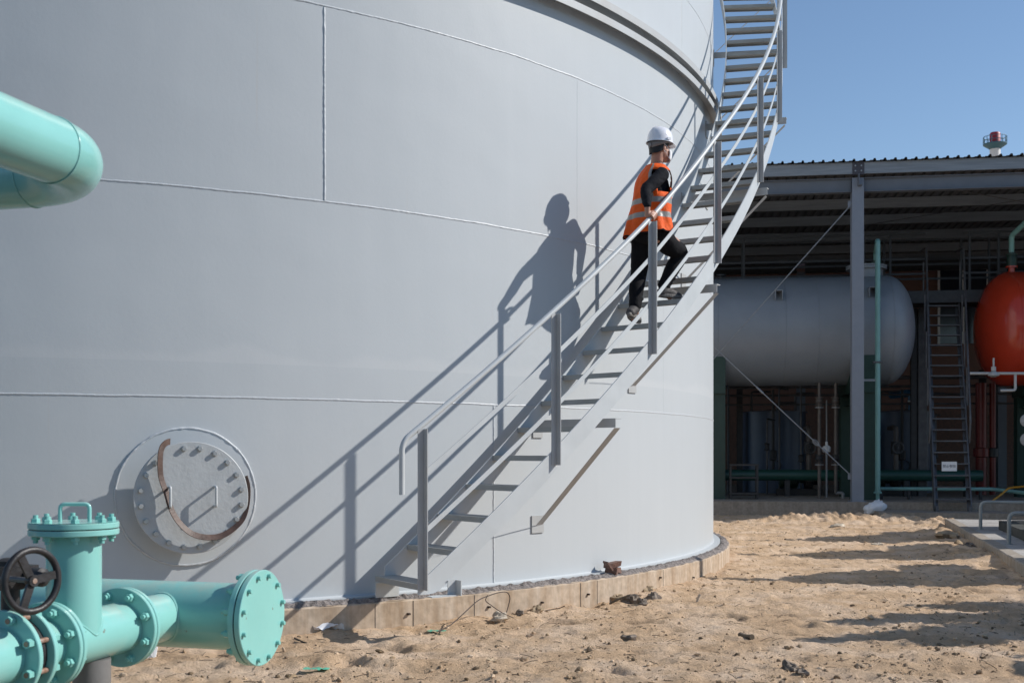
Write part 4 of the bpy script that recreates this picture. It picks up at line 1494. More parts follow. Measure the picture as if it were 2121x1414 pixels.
# upright brown drain pipes with valves under the grey tank
for (px, lab) in ((1697, "left brown drain pipe with valves hanging below the grey tank"), (1731, "right brown drain pipe with valves hanging below the grey tank")):
    c = at(px, 937, 26.8)
    t = thing("drain_pipe", lab, "pipe", V((c.x, c.y, 0.29)), "drain pipes under the grey tank")
    b = V((c.x, c.y, 0))
    zt = gc.z - GR + 0.05
    obj("pipe_run", MB().tube([b + UP * (0.29 if px < 1710 else 0.42), b + UP * zt], 0.040, 16), M['brownpipe'], t)
    for z in (2.42, 1.10):
        vb_ = MB().lathe([(0.05, -0.10), (0.10, -0.10), (0.10, -0.075), (0.07, -0.07), (0.095, 0.0), (0.07, 0.07), (0.10, 0.075), (0.10, 0.10), (0.05, 0.10)], b + UP * (z + 0.11), UP, 18)
        v_ = obj("valve", vb_, M['brownpipe'] if z > 2 else M['dark'], t)
        obj("valve_flange", MB().lathe([(0.10, -0.012), (0.10, 0.012)], b + UP * (z - 0.03), UP, 18), M['galv'], v_)
    if px > 1710:
        obj("pipe_foot", MB().tube(fillet([b + UP * 0.42, b + UP * 0.42 + SU * 0.16, b + UP * 0.29 + SU * 0.16], 0.03, 4), 0.036, 12), M['galv'], t)
# transmitter with a pale lamp-like head between them
c = at(1712, 928, 27.6)
tr = thing("transmitter", "small white instrument head on a pipe stub behind the drain pipes", "instrument", V((c.x, c.y, 0.29)))
obj("stub_pipe", MB().tube([V((c.x, c.y, 0.29)), V((c.x, c.y, 1.40))], 0.022, 10), M['galv'], tr)
obj("head", MB().lathe([(0.02, -0.12), (0.09, -0.08), (0.10, 0.02), (0.07, 0.06), (0.03, 0.07), (0.03, 0.16), (0.0, 0.17)], V((c.x, c.y, 1.45)), UP, 20), M['white'], tr)
obj("stub_pipe", MB().tube([V((c.x, c.y, 1.6)), V((c.x, c.y, 2.6))], 0.018, 10), M['galv'], tr)
# small black stand
c = at(1540, 1035, 26.6)
sdn = thing("metal_stand", "small black metal stand on the shed floor near the tank edge", "stand", V((c.x, c.y, 0.29)))
for (du, dv) in ((-0.30, -0.2), (0.30, -0.2), (-0.30, 0.25), (0.30, 0.25)):
    b = V((c.x, c.y, 0.29)) + SU * du + SV * dv
    obj("leg", MB().bar(b, b + UP * 0.80, 0.04, 0.04, SV), M['dark'], sdn, smooth=0)
for z in (1.07, 0.78, 0.42):
    b = V((c.x, c.y, z))
    obj("shelf", MB().obox(b, SU * 0.33, SV * 0.25, UP * 0.018), M['dark'], sdn, smooth=0)
# pipe rack lines at mid height behind
pr = thing("pipe_rack", "bundle of thin grey pipes running across behind the upright tanks", "pipes", S(0, 5.2, 0.29))
for (v, z, r) in ((5.0, 3.05, 0.035), (5.2, 2.85, 0.03), (5.4, 3.3, 0.05), (5.0, 2.6, 0.025)):
    obj("rack_pipe", MB().tube([S(-7, v, z), S(6.5, v, z)], r, 12), M['steel'], pr)
for u in (-6.5, -2.2, 0.4, 4.0):
    obj("rack_post", hsec(MB(), S(u, 5.6, 0.29), S(u, 5.6, 3.5), SU, SV, 0.15, 0.15), M['dark'], pr, smooth=0)
for (u, v, z) in ((-2.9, 4.2, 2.7), (-2.55, 4.4, 3.1), (-1.6, 4.1, 2.2), (-1.25, 4.6, 3.0), (-0.75, 4.2, 3.3), (0.55, 4.4, 2.6), (2.2, 4.6, 3.0), (2.55, 4.3, 2.3), (3.3, 4.4, 3.1)):
    obj("drop_pipe", MB().tube(fillet([S(u, v, 0.29), S(u, v, z), S(u + 0.25, 5.0, z)], 0.06, 4), 0.026, 10), M['steel'], pr)
for (u, v, z) in ((-2.9, 4.2, 1.3), (-1.6, 4.1, 1.5), (-0.75, 4.2, 1.2), (0.55, 4.4, 1.6), (2.55, 4.3, 1.3)):
    obj("valve", MB().lathe([(0.03, -0.1), (0.07, -0.08), (0.05, 0), (0.07, 0.08), (0.03, 0.1)], S(u, v, z), UP, 12), M['dark'], pr)
obj("rack_pipe", MB().tube([S(-7, 5.0, 2.62), S(-4.9, 5.0, 2.62), S(-4.4, 5.0, 2.9), S(-3.7, 5.0, 2.9)], 0.02, 8), M['galv'], pr)
# pumps with motors on the floor between the tanks
for (px, Y, lab) in ((1655, 28.9, "dark pump and motor on the floor right of the small metal stand"), (1835, 28.6, "dark pump and motor on the floor behind the teal goose neck pipe")):
    c = at(px, 937, Y)
    c.z = 0.29
    t = thing("pump", lab, "pump", c, "pumps on the shed floor")
    obj("base_frame", MB().obox(c + UP * 0.08, SU * 0.55, SV * 0.2, UP * 0.08), M['dark'], t, smooth=0)
    obj("motor", MB().lathe([(0.05, -0.5), (0.17, -0.48), (0.19, -0.42), (0.19, -0.05), (0.12, -0.02), (0.06, 0.0), (0.06, 0.12)], c + UP * 0.36, SU, 24), M['green'], t)
    obj("casing", MB().lathe([(0.08, 0.10), (0.22, 0.14), (0.24, 0.24), (0.2, 0.32), (0.1, 0.34), (0.1, 0.5), (0.16, 0.5), (0.16, 0.53)], c + UP * 0.36, SU, 24), M['dark'], t)
    b = c + SU * 0.24 + UP * 0.58
    obj("discharge_pipe", MB().tube(fillet([b, b + UP * 1.1, b + UP * 1.1 + SV * 0.9], 0.12, 5), 0.06, 14), M['brownpipe'], t)
    hwv = obj("valve", MB().lathe([(0.07, -0.16), (0.12, -0.15), (0.12, 0.15), (0.07, 0.16)], b + UP * 0.6, UP, 16), M['dark'], t)
    w_ = b + UP * 0.6 - SV * 0.30
    obj("handwheel", MB().tube([w_ + (SU * math.cos(2 * math.pi * k / 20) + UP * math.sin(2 * math.pi * k / 20)) * 0.13 for k in range(20)], 0.014, 8, closed=True), M['steel'], hwv)
    obj("stem", MB().tube([w_, w_ + SV * 0.25], 0.02, 8), M['steel'], hwv)
# red risers to the right of the ladder
for (px, r, lab) in ((2032, 0.13, "thicker dark red riser pipe beside the ladder"), (2056, 0.075, "thin dark red riser pipe right of the thicker one")):
    c = at(px, 937, 29.2)
    t = thing("riser_pipe", lab, "pipe", V((c.x, c.y, 0.6)), "red risers in the shed")
    obj("pipe_run", MB().tube([V((c.x, c.y, 0.29)), V((c.x, c.y, 3.1))], r, 20), M['darkred'], t)
    obj("valve", MB().lathe([(r, -0.12), (r + 0.06, -0.10), (r + 0.06, 0.10), (r, 0.12)], V((c.x, c.y, 1.35)), UP, 18), M['dark'] if r < 0.1 else M['darkred'], t)
# conduit arm with a bell lamp
c = at(2009, 773, 25.0)
d_ = at(2140, 773, 24.6)
lm = thing("alarm_lamp", "pale grey bell lamp on a conduit arm before the red tank", "lamp", c)
obj("conduit", MB().tube([c, d_], 0.030, 12), M['palegalv'], lm)
b = at(2058, 773, 24.85)
obj("bell", MB().lathe([(0.03, 0.05), (0.07, 0.03), (0.11, -0.01), (0.12, -0.045), (0.05, -0.075), (0.0, -0.08)], b, UP, 20), M['palegalv'], lm)
obj("stem", MB().lathe([(0.05, 0.05), (0.05, 0.14), (0.02, 0.145), (0.02, 0.33)], b, UP, 14), M['palegalv'], lm)
b = at(2103, 775, 24.7)
obj("conduit", MB().tube(fillet([b, b - UP * 0.34, b - UP * 0.34 - SU * 0.3], 0.05, 4), 0.028, 10), M['palegalv'], lm)
# two pale handwheels of a cabinet valve at the frame edge
c = at(2124, 885, 24.2)
cb = thing("valve_station", "two pale round gauge wheels on a dark post at the right edge", "valve", V((c.x + 0.08, c.y + 0.1, 0.13)))
obj("post", MB().tube([V((c.x + 0.08, c.y + 0.1, 0.0)), V((c.x + 0.08, c.y + 0.1, 2.3))], 0.035, 12), M['dark'], cb)
for z in (2.02, 1.62):
    ax_ = V((-0.6, -0.8, 0)).normalized()
    obj("gauge", MB().lathe([(0.0, -0.03), (0.12, -0.03), (0.14, -0.02), (0.14, 0.02), (0.11, 0.03), (0.0, 0.022)], V((c.x + 0.04, c.y, z)), ax_, 24), M['galv'], cb)
# yellow hose
p = [at(2055, 1037, 25.2), at(2072, 1025, 25.3), at(2090, 1011, 25.4), at(2112, 1008, 25.2), at(2130, 1006, 25.0)]
obj("hose", MB().tube(smooth_path(p, 6), 0.022, 10), M['yellow'], label="short orange yellow hose draped over the low teal pipe", cat="hose", base=p[0])
# white plastic sack on the slab edge
c = at(1812, 1052, 24.55)
mb = MB().ball((0, 0, 0), 0.235, 0.15, 0.16, 40, 26)
for i, p in enumerate(mb.v):
    k = p * 5
    f = 1 + 0.30 * noise.noise(k + V((3, 0, 0))) + 0.32 * abs(noise.noise(k * 2.3)) - 0.12
    q = p * f
    q.z += 0.35 * q.x
    mb.v[i] = c + SU * q.x + SV * q.y + UP * q.z
    mb.v[i].z = max(mb.v[i].z, 0.07 + 0.02 * noise.noise(p * 20))
obj("plastic_sack", mb, M['whiteplastic'], label="crumpled white plastic sack slumped against the slab edge", cat="sack", base=V((c.x, c.y, 0.1)), smooth=50)

# far chimney with a gallery
cc = at(2061, 330, 190)
ch = thing("chimney", "distant red and white banded chimney with a railed gallery", "chimney", V((cc.x, cc.y, 0)))
z1 = EYE + (936.95 - 275) * 190 / 2400
zb = EYE + (936.95 - 306) * 190 / 2400
b0 = V((cc.x, cc.y, 0))
r0 = 0.82
obj("shaft", MB().lathe([(1.6, 0), (r0, zb)], b0, UP, 40), M['chwhite'], ch)
obj("top_band", MB().lathe([(r0 + 0.01, zb), (r0 + 0.01, z1 - 0.2), (r0 - 0.12, z1)], b0, UP, 40), M['chred'], ch)
gz = EYE + (936.95 - 300) * 190 / 2400
gl = obj("gallery", MB().lathe([(r0 + 0.02, gz - 0.75), (r0 + 0.3, gz - 0.5), (1.85, gz), (1.85, gz + 0.12), (r0 + 0.02, gz + 0.12)], b0, UP, 40), M['chblue'], ch)
for k in range(14):
    a = 2 * math.pi * k / 14
    p = b0 + V((math.cos(a) * 1.8, math.sin(a) * 1.8, gz))
    obj("baluster", MB().tube([p, p + UP * 1.25], 0.05, 6), M['chblue'], gl)
for h in (0.65, 1.25):
    pts = [b0 + V((math.cos(2 * math.pi * k / 40) * 1.8, math.sin(2 * math.pi * k / 40) * 1.8, gz + h)) for k in range(40)]
    obj("guard_rail", MB().tube(pts, 0.05, 6, closed=True), M['chblue'], gl)

# vessels and a tree standing just outside the right edge; they throw the shadows on the sand
axk = V((0.266, 0.964, 0))
base_c = V((7.65, 12.75, 0.135))
for i, lab in enumerate(("first slim upright vessel beside the pad, nearest to the camera", "second slim upright vessel beside the pad, between the other two", "third slim upright vessel beside the pad, farthest from the camera")):
    b = base_c + axk * (2.95 * i)
    t = thing("upright_vessel", lab, "tank", b, "slim upright vessels beside the pad")
    prof = [(0.78, 0.0), (0.78, 2.15)] + [(0.78 * math.cos(a), 2.15 + 0.78 * math.sin(a)) for a in [math.pi / 2 * k / 10 for k in range(1, 10)]] + [(0.05, 2.95)]
    prof = [(0.80, 0.3), (0.80, 2.2), (0.72, 2.55), (0.52, 2.85), (0.22, 3.05), (0.06, 3.1)]
    obj("shell", MB().lathe(prof, b, UP, 40), M['greytank'], t)
    obj("vent", MB().tube([b + UP * 3.05, b + UP * 4.1], 0.055, 10), M['tealp'], t)
    obj("side_nozzle", MB().tube([b + UP * 1.95 + axk * 0.7, b + UP * 1.95 + axk * 1.45], 0.25, 20), M['greytank'], t)
    for a in (0.6, 2.7, 4.8):
        p = b + V((math.cos(a) * 0.7, math.sin(a) * 0.7, 0))
        obj("leg", MB().tube([p, p + UP * 0.5], 0.06, 10), M['greytank'], t)

# tree by the pad: trunk, forking limbs and a leafy crown of separate clumps
tb_ = V((7.75, 9.95, 0))
tree = thing("tree", "leafy tree beside the paved pad", "tree", tb_)
rt = random.Random(11)
tk = MB().tube(smooth_path([tb_ - UP * 0.1, tb_ + V((0.06, -0.03, 0.8)), tb_ + V((-0.05, 0.05, 1.6))], 4), [0.13] * 4 + [0.11] * 4 + [0.09], 12)
lf = MB()
tips = []
for (sx_, sy_, wx_) in ((2.15, 8.15, 6.3), (2.9, 8.05, 6.4), (2.6, 9.1, 6.2), (3.2, 9.4, 6.5), (3.8, 10.25, 6.5), (3.5, 8.75, 6.4), (4.3, 9.7, 6.9), (4.5, 7.75, 6.6), (3.5, 7.15, 6.3), (4.7, 8.6, 7.0), (5.0, 10.1, 7.2), (4.4, 7.0, 6.8), (4.0, 9.2, 6.6), (4.2, 10.0, 6.8), (5.2, 9.3, 7.3), (5.3, 7.9, 7.3), (4.9, 7.2, 7.2), (3.1, 8.5, 6.4), (3.3, 7.05, 6.5)):
    z_ = (wx_ - sx_) / 1.4175
    tips.append((wx_ - tb_.x, sy_ + 0.174 * z_ - tb_.y, z_))
for (x, y, z) in tips:
    p0 = tb_ + V((0, 0, 0.9 + 0.5 * rt.random()))
    p1 = tb_ + V((x, y, z))
    mid_ = p0.lerp(p1, 0.5) + V((0, 0, -0.15))
    tk.tube(smooth_path([p0, mid_, p1], 4), [0.05, 0.047, 0.044, 0.04, 0.036, 0.03, 0.025, 0.02, 0.012], 7)
    for k in range(620):
        f = rt.random() ** 0.6
        c = p0.lerp(p1, 0.30 + 0.7 * f) + V((rt.gauss(0, 0.20), rt.gauss(0, 0.17), rt.gauss(0, 0.14))) * (1.2 - 0.95 * f)
        a = V((rt.gauss(0, 1), rt.gauss(0, 1), rt.gauss(0, 0.6))).normalized()
        b_ = a.cross(V((rt.gauss(0, 1), rt.gauss(0, 1), rt.gauss(0, 1)))).normalized()
        s = rt.uniform(0.06, 0.12)
        lf.add([c - a * s, c + b_ * s * 0.4, c + a * s, c - b_ * s * 0.4], [(0, 1, 2, 3)])
obj("trunk", tk, M['bark'], tree, smooth=60)
obj("crown", lf, M['leaf'], tree, smooth=0, fix=False)

# ------------------------------------------------------------------ ground, paved pad, litter
def gh(x, y):
    """ground relief"""
    h = 0.020 * noise.noise(V((x * 0.9, y * 0.9, 3.3)))
    h += 0.014 * (noise.noise(V((x * 2.3, y * 2.3, 1.7))))
    rg = noise.noise(V((x * 5.2, y * 5.2, 9.1)))
    h += 0.012 * max(0, rg) ** 1.2 * 2
    h += 0.022 * abs(noise.noise(V((x * 7.3, y * 7.3, 6.6)))) + 0.016 * abs(noise.noise(V((x * 17, y * 17, 3.1)))) - 0.012
    h += 0.012 * noise.noise(V((x * 11, y * 11, 5.5)))
    h += 0.010 * noise.noise(V((x * 26, y * 26, 2.5)))
    # footprints and pits
    pit = noise.noise(V((x * 3.4 + 7, y * 3.4, 0.3)))
    if pit > 0.32:
        h -= 0.16 * (pit - 0.32)
    # dug heap before the slab and spoil along the kerb
    def heap(cx_, cy_, sx, sy, hh):
        q = ((x - cx_) / sx) ** 2 + ((y - cy_) / sy) ** 2
        return hh * math.exp(-q) * (0.75 + 0.9 * abs(noise.noise(V((x * 3.1, y * 3.1, 8)))) + 0.6 * noise.noise(V((x * 8, y * 8, 4))))
    h += heap(6.3, 22.6, 1.1, 0.40, 0.17) + heap(7.7, 22.9, 0.5, 0.5, 0.10) + heap(5.2, 22.7, 0.5, 0.3, 0.07) + heap(8.0, 21.6, 0.5, 0.35, 0.15)
    h += heap(7.2, 19.2, 0.35, 1.6, 0.07) + heap(6.2, 15.6, 0.35, 1.8, 0.07) + heap(-1.2, 7.35, 0.8, 0.25, 0.06)
    # the ground climbs a little against the ring wall
    d = math.hypot(x - TC.x, y - TC.y) - 8.70
    if -0.2 < d < 0.7:
        h += 0.045 * (1 - max(0, d) / 0.7) ** 2 * (0.6 + 0.8 * noise.noise(V((x * 1.7, y * 1.7, 6))))
    return h


xs = [-900, -300, -100, -40, -18] + [-9 + 0.5 * i for i in range(10)] + [-4 + 0.028 * i for i in range(467)] + [9.2, 9.6, 10.5, 12, 15, 20, 30, 60, 150, 400, 900]
ys = [-900, -300, -80, -20, 0, 3.5] + [5.2 + 0.30 * i for i in range(3)]
y = 6.1
while y < 26:
    ys.append(y)
    y += 0.018 + 0.0018 * (y - 6)
ys += [26.5, 28, 32, 40, 60, 100, 300, 900]
vs, fs = [], []
for y in ys:
    for x in xs:
        z = gh(x, y) if (-6 < x < 12 and 4 < y < 25.5) else 0.0
        if y > 25.2:
            z = -0.02
        vs.append((x, y, z))
nx = len(xs)
for j in range(len(ys) - 1):
    for i in range(nx - 1):
        fs.append((j * nx + i, j * nx + i + 1, (j + 1) * nx + i + 1, (j + 1) * nx + i))
obj("ground", MB().add(vs, fs), M['sand'], smooth=0, kind='structure', fix=False)
gme = bpy.data.objects["ground"].data
gme.polygons.foreach_set("use_smooth", [True] * len(gme.polygons))

# added unseen ring of dark slopes that blocks the bright sky at the horizon
vs, fs = [], []
for k in range(180):
    a = 2 * math.pi * k / 180
    h_ = 38 + 26 * noise.noise(V((math.cos(a) * 2.2, math.sin(a) * 2.2, 1))) + 9 * noise.noise(V((math.cos(a) * 9, math.sin(a) * 9, 5)))
    for r_, z_ in ((420, -1), (560, h_ * 0.75), (650, h_), (880, -2)):
        vs.append(V((r_ * math.cos(a), r_ * math.sin(a), z_)))
for k in range(180):
    k2 = (k + 1) % 180
    for j in range(3):
        fs.append((k * 4 + j, k2 * 4 + j, k2 * 4 + j + 1, k * 4 + j + 1))
obj("added_horizon_ring", MB().add(vs, fs), mat("horizon_block", (0.075, 0.085, 0.045), 1.0, base2=(0.12, 0.10, 0.06), vscale=0.02), kind='structure', smooth=60)
# added unseen dark sheet behind the camera, cuts light bounced off the ground
mb = MB().add([(-900, -900, 0.012), (900, -900, 0.012), (900, 3.9, 0.012), (-900, 3.9, 0.012)], [(0, 1, 2, 3)])
obj("added_dark_sheet", mb, M['bounce_cut'], kind='structure', smooth=0)
# paved pad with a cast kerb
K0, K1 = V((7.96, 21.3, 0)), V((5.56, 12.58, 0))
kd = (K1 - K0).normalized()
kn = V((-kd.y, kd.x, 0))                         # into the pad
if kn.x < 0:
    kn = -kn
KZ = 0.135
mb = MB()
q = [K0 + kn * 0.16, K0 + kd * 16 + kn * 0.16, K0 + kd * 16 + kn * 30, K0 + kn * 30]
mb.add([p + UP * (KZ - 0.004) for p in q] + [p + UP * -0.1 for p in q], [(0, 1, 2, 3), (0, 4, 5, 1), (1, 5, 6, 2), (2, 6, 7, 3), (3, 7, 4, 0)])
obj("pavement", mb, M['paver'], kind='structure', smooth=0)
mb = MB()
fr = []
L_ = 16.0
for k in range(161):
    p = K0 + kd * (L_ * k / 160)
    fr.append((p, kn, UP))
kb = MB().sweep(fr, [(0.0, -0.12), (0.0, KZ - 0.015), (0.015, KZ), (0.16, KZ), (0.16, -0.12)])
for i in range(len(kb.v)):
    p = kb.v[i]
    kb.v[i] = p + kn * (0.012 * noise.noise(p * 3.0) + 0.006 * noise.noise(p * 11))
obj("kerb", kb, M['kerbc'], kind='structure', smooth=40)
# raised dark edge of a pit on the pad
w0 = at(2068, 1075, 17.6)
pit = thing("pit_wall", "low dark concrete pit edge behind the grey pipe hoops", "pit wall", (w0.x + 0.3, w0.y, KZ))
w0 = V((w0.x + 0.34, 18.4, 0))
mb = MB()
mb.add([w0 + UP * (KZ - 0.01), w0 + kd * 5 + UP * (KZ - 0.01), w0 + kd * 5 + kn * 0.22 + UP * (KZ - 0.01), w0 + kn * 0.22 + UP * (KZ - 0.01),
        w0 + UP * 0.27, w0 + kd * 5 + UP * 0.27, w0 + kd * 5 + kn * 0.22 + UP * 0.27, w0 + kn * 0.22 + UP * 0.27],
       [(0, 3, 2, 1), (4, 5, 6, 7), (0, 1, 5, 4), (1, 2, 6, 5), (2, 3, 7, 6), (3, 0, 4, 7)])
obj("side_wall", mb, M['darkc'], pit, smooth=0)
mb = MB()
mb.add([w0 + UP * (KZ - 0.01) + kn * 0.225, w0 + kn * 4 + UP * (KZ - 0.01), w0 + kn * 4 - kd * 0.2 + UP * (KZ - 0.01), w0 + kn * 0.225 - kd * 0.2 + UP * (KZ - 0.01),
        w0 + UP * 0.27 + kn * 0.225, w0 + kn * 4 + UP * 0.27, w0 + kn * 4 - kd * 0.2 + UP * 0.27, w0 + kn * 0.225 - kd * 0.2 + UP * 0.27],
       [(0, 3, 2, 1), (4, 5, 6, 7), (0, 1, 5, 4), (1, 2, 6, 5), (2, 3, 7, 6), (3, 0, 4, 7)])
obj("end_wall", mb, M['kerbc'], pit, smooth=0)
# pipe hoops
for (px, py, pt, Y, lab) in ((2031, 1097, 1039, 18.3, "farther grey bent pipe hoop barrier standing on the paving"), (2090, 1127, 1062, 15.4, "nearer grey bent pipe hoop barrier standing on the paving")):
    b = at(px, py, Y)
    t = at(px, pt, Y)
    b.z = KZ - 0.01
    hp = thing("pipe_hoop", lab, "barrier", b, "pipe hoops on the pad")
    run = kn * 2.2
    obj("hoop_pipe", MB().tube(fillet([b, V((b.x, b.y, t.z)), V((b.x, b.y, t.z)) + run, b + run], 0.10, 8), 0.027, 16), M['hoop'], hp)
    obj("foot_plate", MB().lathe([(0.055, 0.0), (0.055, 0.012)], b, UP, 16), M['hoop'], hp)
    obj("foot_plate", MB().lathe([(0.055, 0.0), (0.055, 0.012)], b + run, UP, 16), M['hoop'], hp)


def rock(c, s, seed, flat=0.7, rough=0.6, seg=14):
    mb = MB().ball((0, 0, 0), s, s, s * flat, seg, seg * 2 // 3)
    for i, p in enumerate(mb.v):
        k = p / s
        f = 1 + rough * noise.noise(k * 1.3 + V((seed, 0, 0))) + rough * 0.75 * noise.noise(k * 3.4 + V((0, seed, 0)))
        mb.v[i] = V(c) + p * f
    return mb


def gpt(px, py, dz=0.0):
    """ground point seen at a pixel"""
    Y = 2400 * EYE / (py - 936.95)
    p = at(px, py, Y)
    p.z = gh(p.x, p.y) + dz
    return p


ROCKS = [
    ("dirt_clod", 1336, 1230, 0.075, 'stone', "brown crusty earth clod at the foot of the concrete ring, right of the rubble"),
    ("rubble_lump", 1306, 1247, 0.075, 'darkstone', "dark grey rubble lump beside the ring wall, leftmost of the dark rubble"),
    ("rubble_lump", 1352, 1243, 0.065, 'darkstone', "dark grey rubble lump next to the brown earth clod"),
    ("rubble_lump", 1330, 1252, 0.05, 'darkstone', "small dark rubble lump in the middle of the dark heap"),
    ("dirt_clod", 1275, 1243, 0.07, 'stone', "tan earth clod under a leaning stick by the ring wall"),
    ("stone", 1034, 1288, 0.065, 'palestone', "pale cream stone leaning on the ring wall"),
    ("stone", 1112, 1272, 0.05, 'stone', "rounded tan stone near the curved ring wall, right of the wire loop"),
    ("stone", 1077, 1278, 0.035, 'darkstone', "small grey stone right of the pale cream stone"),
    ("stone", 1302, 1325, 0.045, 'darkstone', "lone dark stone in the middle of the open sand"),
    ("stone", 1017, 1372, 0.035, 'stone', "small brown stone in the near sand right of the blind end plate"),
    ("dirt_clod", 1635, 1390, 0.055, 'darkstone', "dark crumbled clod at the bottom edge, right of centre"),
    ("dirt_clod", 1660, 1398, 0.04, 'darkstone', "smaller dark clod beside the crumbled clod at the bottom edge"),
    ("stone", 1963, 1115, 0.20, 'stone', "large flat stone half buried beside the paved pad"),
    ("stone", 2005, 1140, 0.08, 'darkstone', "dark stone lying against the kerb of the pad"),
    ("stone", 1985, 1128, 0.07, 'stone', "tan stone on the spoil below the kerb"),
    ("stone", 1820, 1127, 0.09, 'palestone', "flat pale stone in the shadow stripe near the pad"),
    ("stone", 1735, 1091, 0.13, 'palestone', "pale flat slab on the dug earth heap"),
]
for i, (nm, px, py, s, mk, lab) in enumerate(ROCKS):
    p = gpt(px, py, s * 0.2)
    fl_ = 0.3 if 'flat' in lab else 0.7
    obj(nm, rock(p, s, i * 3.7 + 1, fl_), M[mk], label=lab, cat=nm.split('_')[-1] if nm != 'dirt_clod' else 'clod', base=p, smooth=22)

# gravel and crumbs: too many to count
g = MB()
ico = MB().ball((0, 0, 0), 1, 1, 1, 5, 4)
for k in range(14000):
    y = 6.4 + 18 * rnd.random() ** 2.0
    x = (-3.6 + (y - 6.4) * 0.05) + rnd.random() * (4.2 + (y - 6.4) * 0.52 + 2)
    if math.hypot(x - TC.x, y - TC.y) < 8.72:
        continue
    if noise.noise(V((x * 0.7, y * 0.7, 2))) < rnd.uniform(-0.5, 0.25):
        continue
    s = 0.004 + 0.017 * rnd.random() ** 6
    if rnd.random() < 0.03:
        s *= 1.6
    z = gh(x, y)
    A = Matrix.Rotation(rnd.random() * 6, 3, 'Z') @ Matrix.Rotation(rnd.random() * 6, 3, 'X')
    sx, sy, sz = rnd.uniform(0.7, 1.5), rnd.uniform(0.6, 1.0), rnd.uniform(0.4, 0.9)
    g.add([V((x, y, z + s * 0.25)) + A @ V((p.x * s * sx * rnd.uniform(0.8, 1.2), p.y * s * sy * rnd.uniform(0.8, 1.2), p.z * s * sz)) for p in ico.v], ico.f)
M['gravel'] = mat("gravel_bits", (0.50, 0.38, 0.27), 0.95, base2=(0.24, 0.17, 0.10), vscale=5, island=0.6, spec=0.1)
obj("gravel", g, M['gravel'], kind='stuff', smooth=0, label="scattered gravel and earth crumbs over the trampled sand", cat="gravel", fix=False)
# dry straw and twigs
g = MB()
for k in range(1500):
    y = 6.4 + 16 * rnd.random() ** 1.8
    x = (-3.4 + (y - 6.4) * 0.05) + rnd.random() * (4.2 + (y - 6.4) * 0.5 + 2)
    if math.hypot(x - TC.x, y - TC.y) < 8.75:
        continue
    a = rnd.random() * math.pi
    l = rnd.uniform(0.02, 0.10)
    z = gh(x, y) + 0.004
    d = V((math.cos(a), math.sin(a), rnd.uniform(-0.1, 0.25)))
    p = V((x, y, z))
    g.tube([p, p + d * l * 0.5 + UP * 0.004, p + d * l], 0.0022, 4)
obj("straw", g, M['bark'], kind='stuff', smooth=0, label="dry straw and twig bits strewn over the sand", cat="straw", fix=False)
# sticks
for (pts, r, lab) in (
    ([(1262, 1250), (1282, 1240), (1302, 1233)], 0.010, "thin brown stick leaning over the clods at the ring wall"),
    ([(1533, 1318), (1546, 1322), (1558, 1326)], 0.020, "short charred stick lying in the sand"),
    ([(1444, 1246), (1446, 1238), (1450, 1230)], 0.012, "short pale stick standing up in the sand"),
    ([(610, 1328), (635, 1332), (655, 1338)], 0.006, "thin dark twig in the near sand by the ring")):
    P_ = []
    for j, (px, py) in enumerate(pts):
        p = gpt(pts[0][0], pts[0][1], 0.012)
        P_.append(at(px, py, p.y) if 'up' in lab or 'leaning' in lab else gpt(px, py, r))
    obj("stick", MB().tube(smooth_path(P_, 4), r, 7), M['bark'] if 'pale' not in lab else M['palestone'], label=lab, cat="stick", base=P_[0])
# rusty binding wire on the ring
Yw = 8.62
wp = [(905, 1308), (935, 1292), (960, 1270), (990, 1243), (1015, 1232), (1035, 1226), (1050, 1226), (1056, 1236), (1054, 1250), (1048, 1270), (1041, 1284)]
pts = [hit_ for hit_ in [at(px, py, 8.52 + (px - 905) * 0.0055) for (px, py) in wp]]
obj("wire", MB().tube(smooth_path(pts, 5), 0.0042, 6), M['wire'], label="rusty wire loop bent over the edge of the concrete ring", cat="wire", base=pts[0])
wp = [(1064, 1279), (1040, 1268), (1018, 1253), (1006, 1243), (1010, 1232)]
pts = [at(px, py, 8.95 + (px - 1000) * 0.005) for (px, py) in wp]
obj("wire", MB().tube(smooth_path(pts, 5), 0.0035, 6), M['wire'], label="thinner rusty wire crossing the bent wire loop", cat="wire", base=pts[0])
wp = [(1128, 1269), (1145, 1261), (1158, 1259), (1170, 1254)]
pts = [gpt(1128, 1269)] + [at(px, py, gpt(1128, 1269).y) for (px, py) in wp[1:]]
obj("wire", MB().tube(smooth_path(pts, 5), 0.004, 6), M['wire'], label="short wire end curling out of the sand by the ring", cat="wire", base=pts[0])
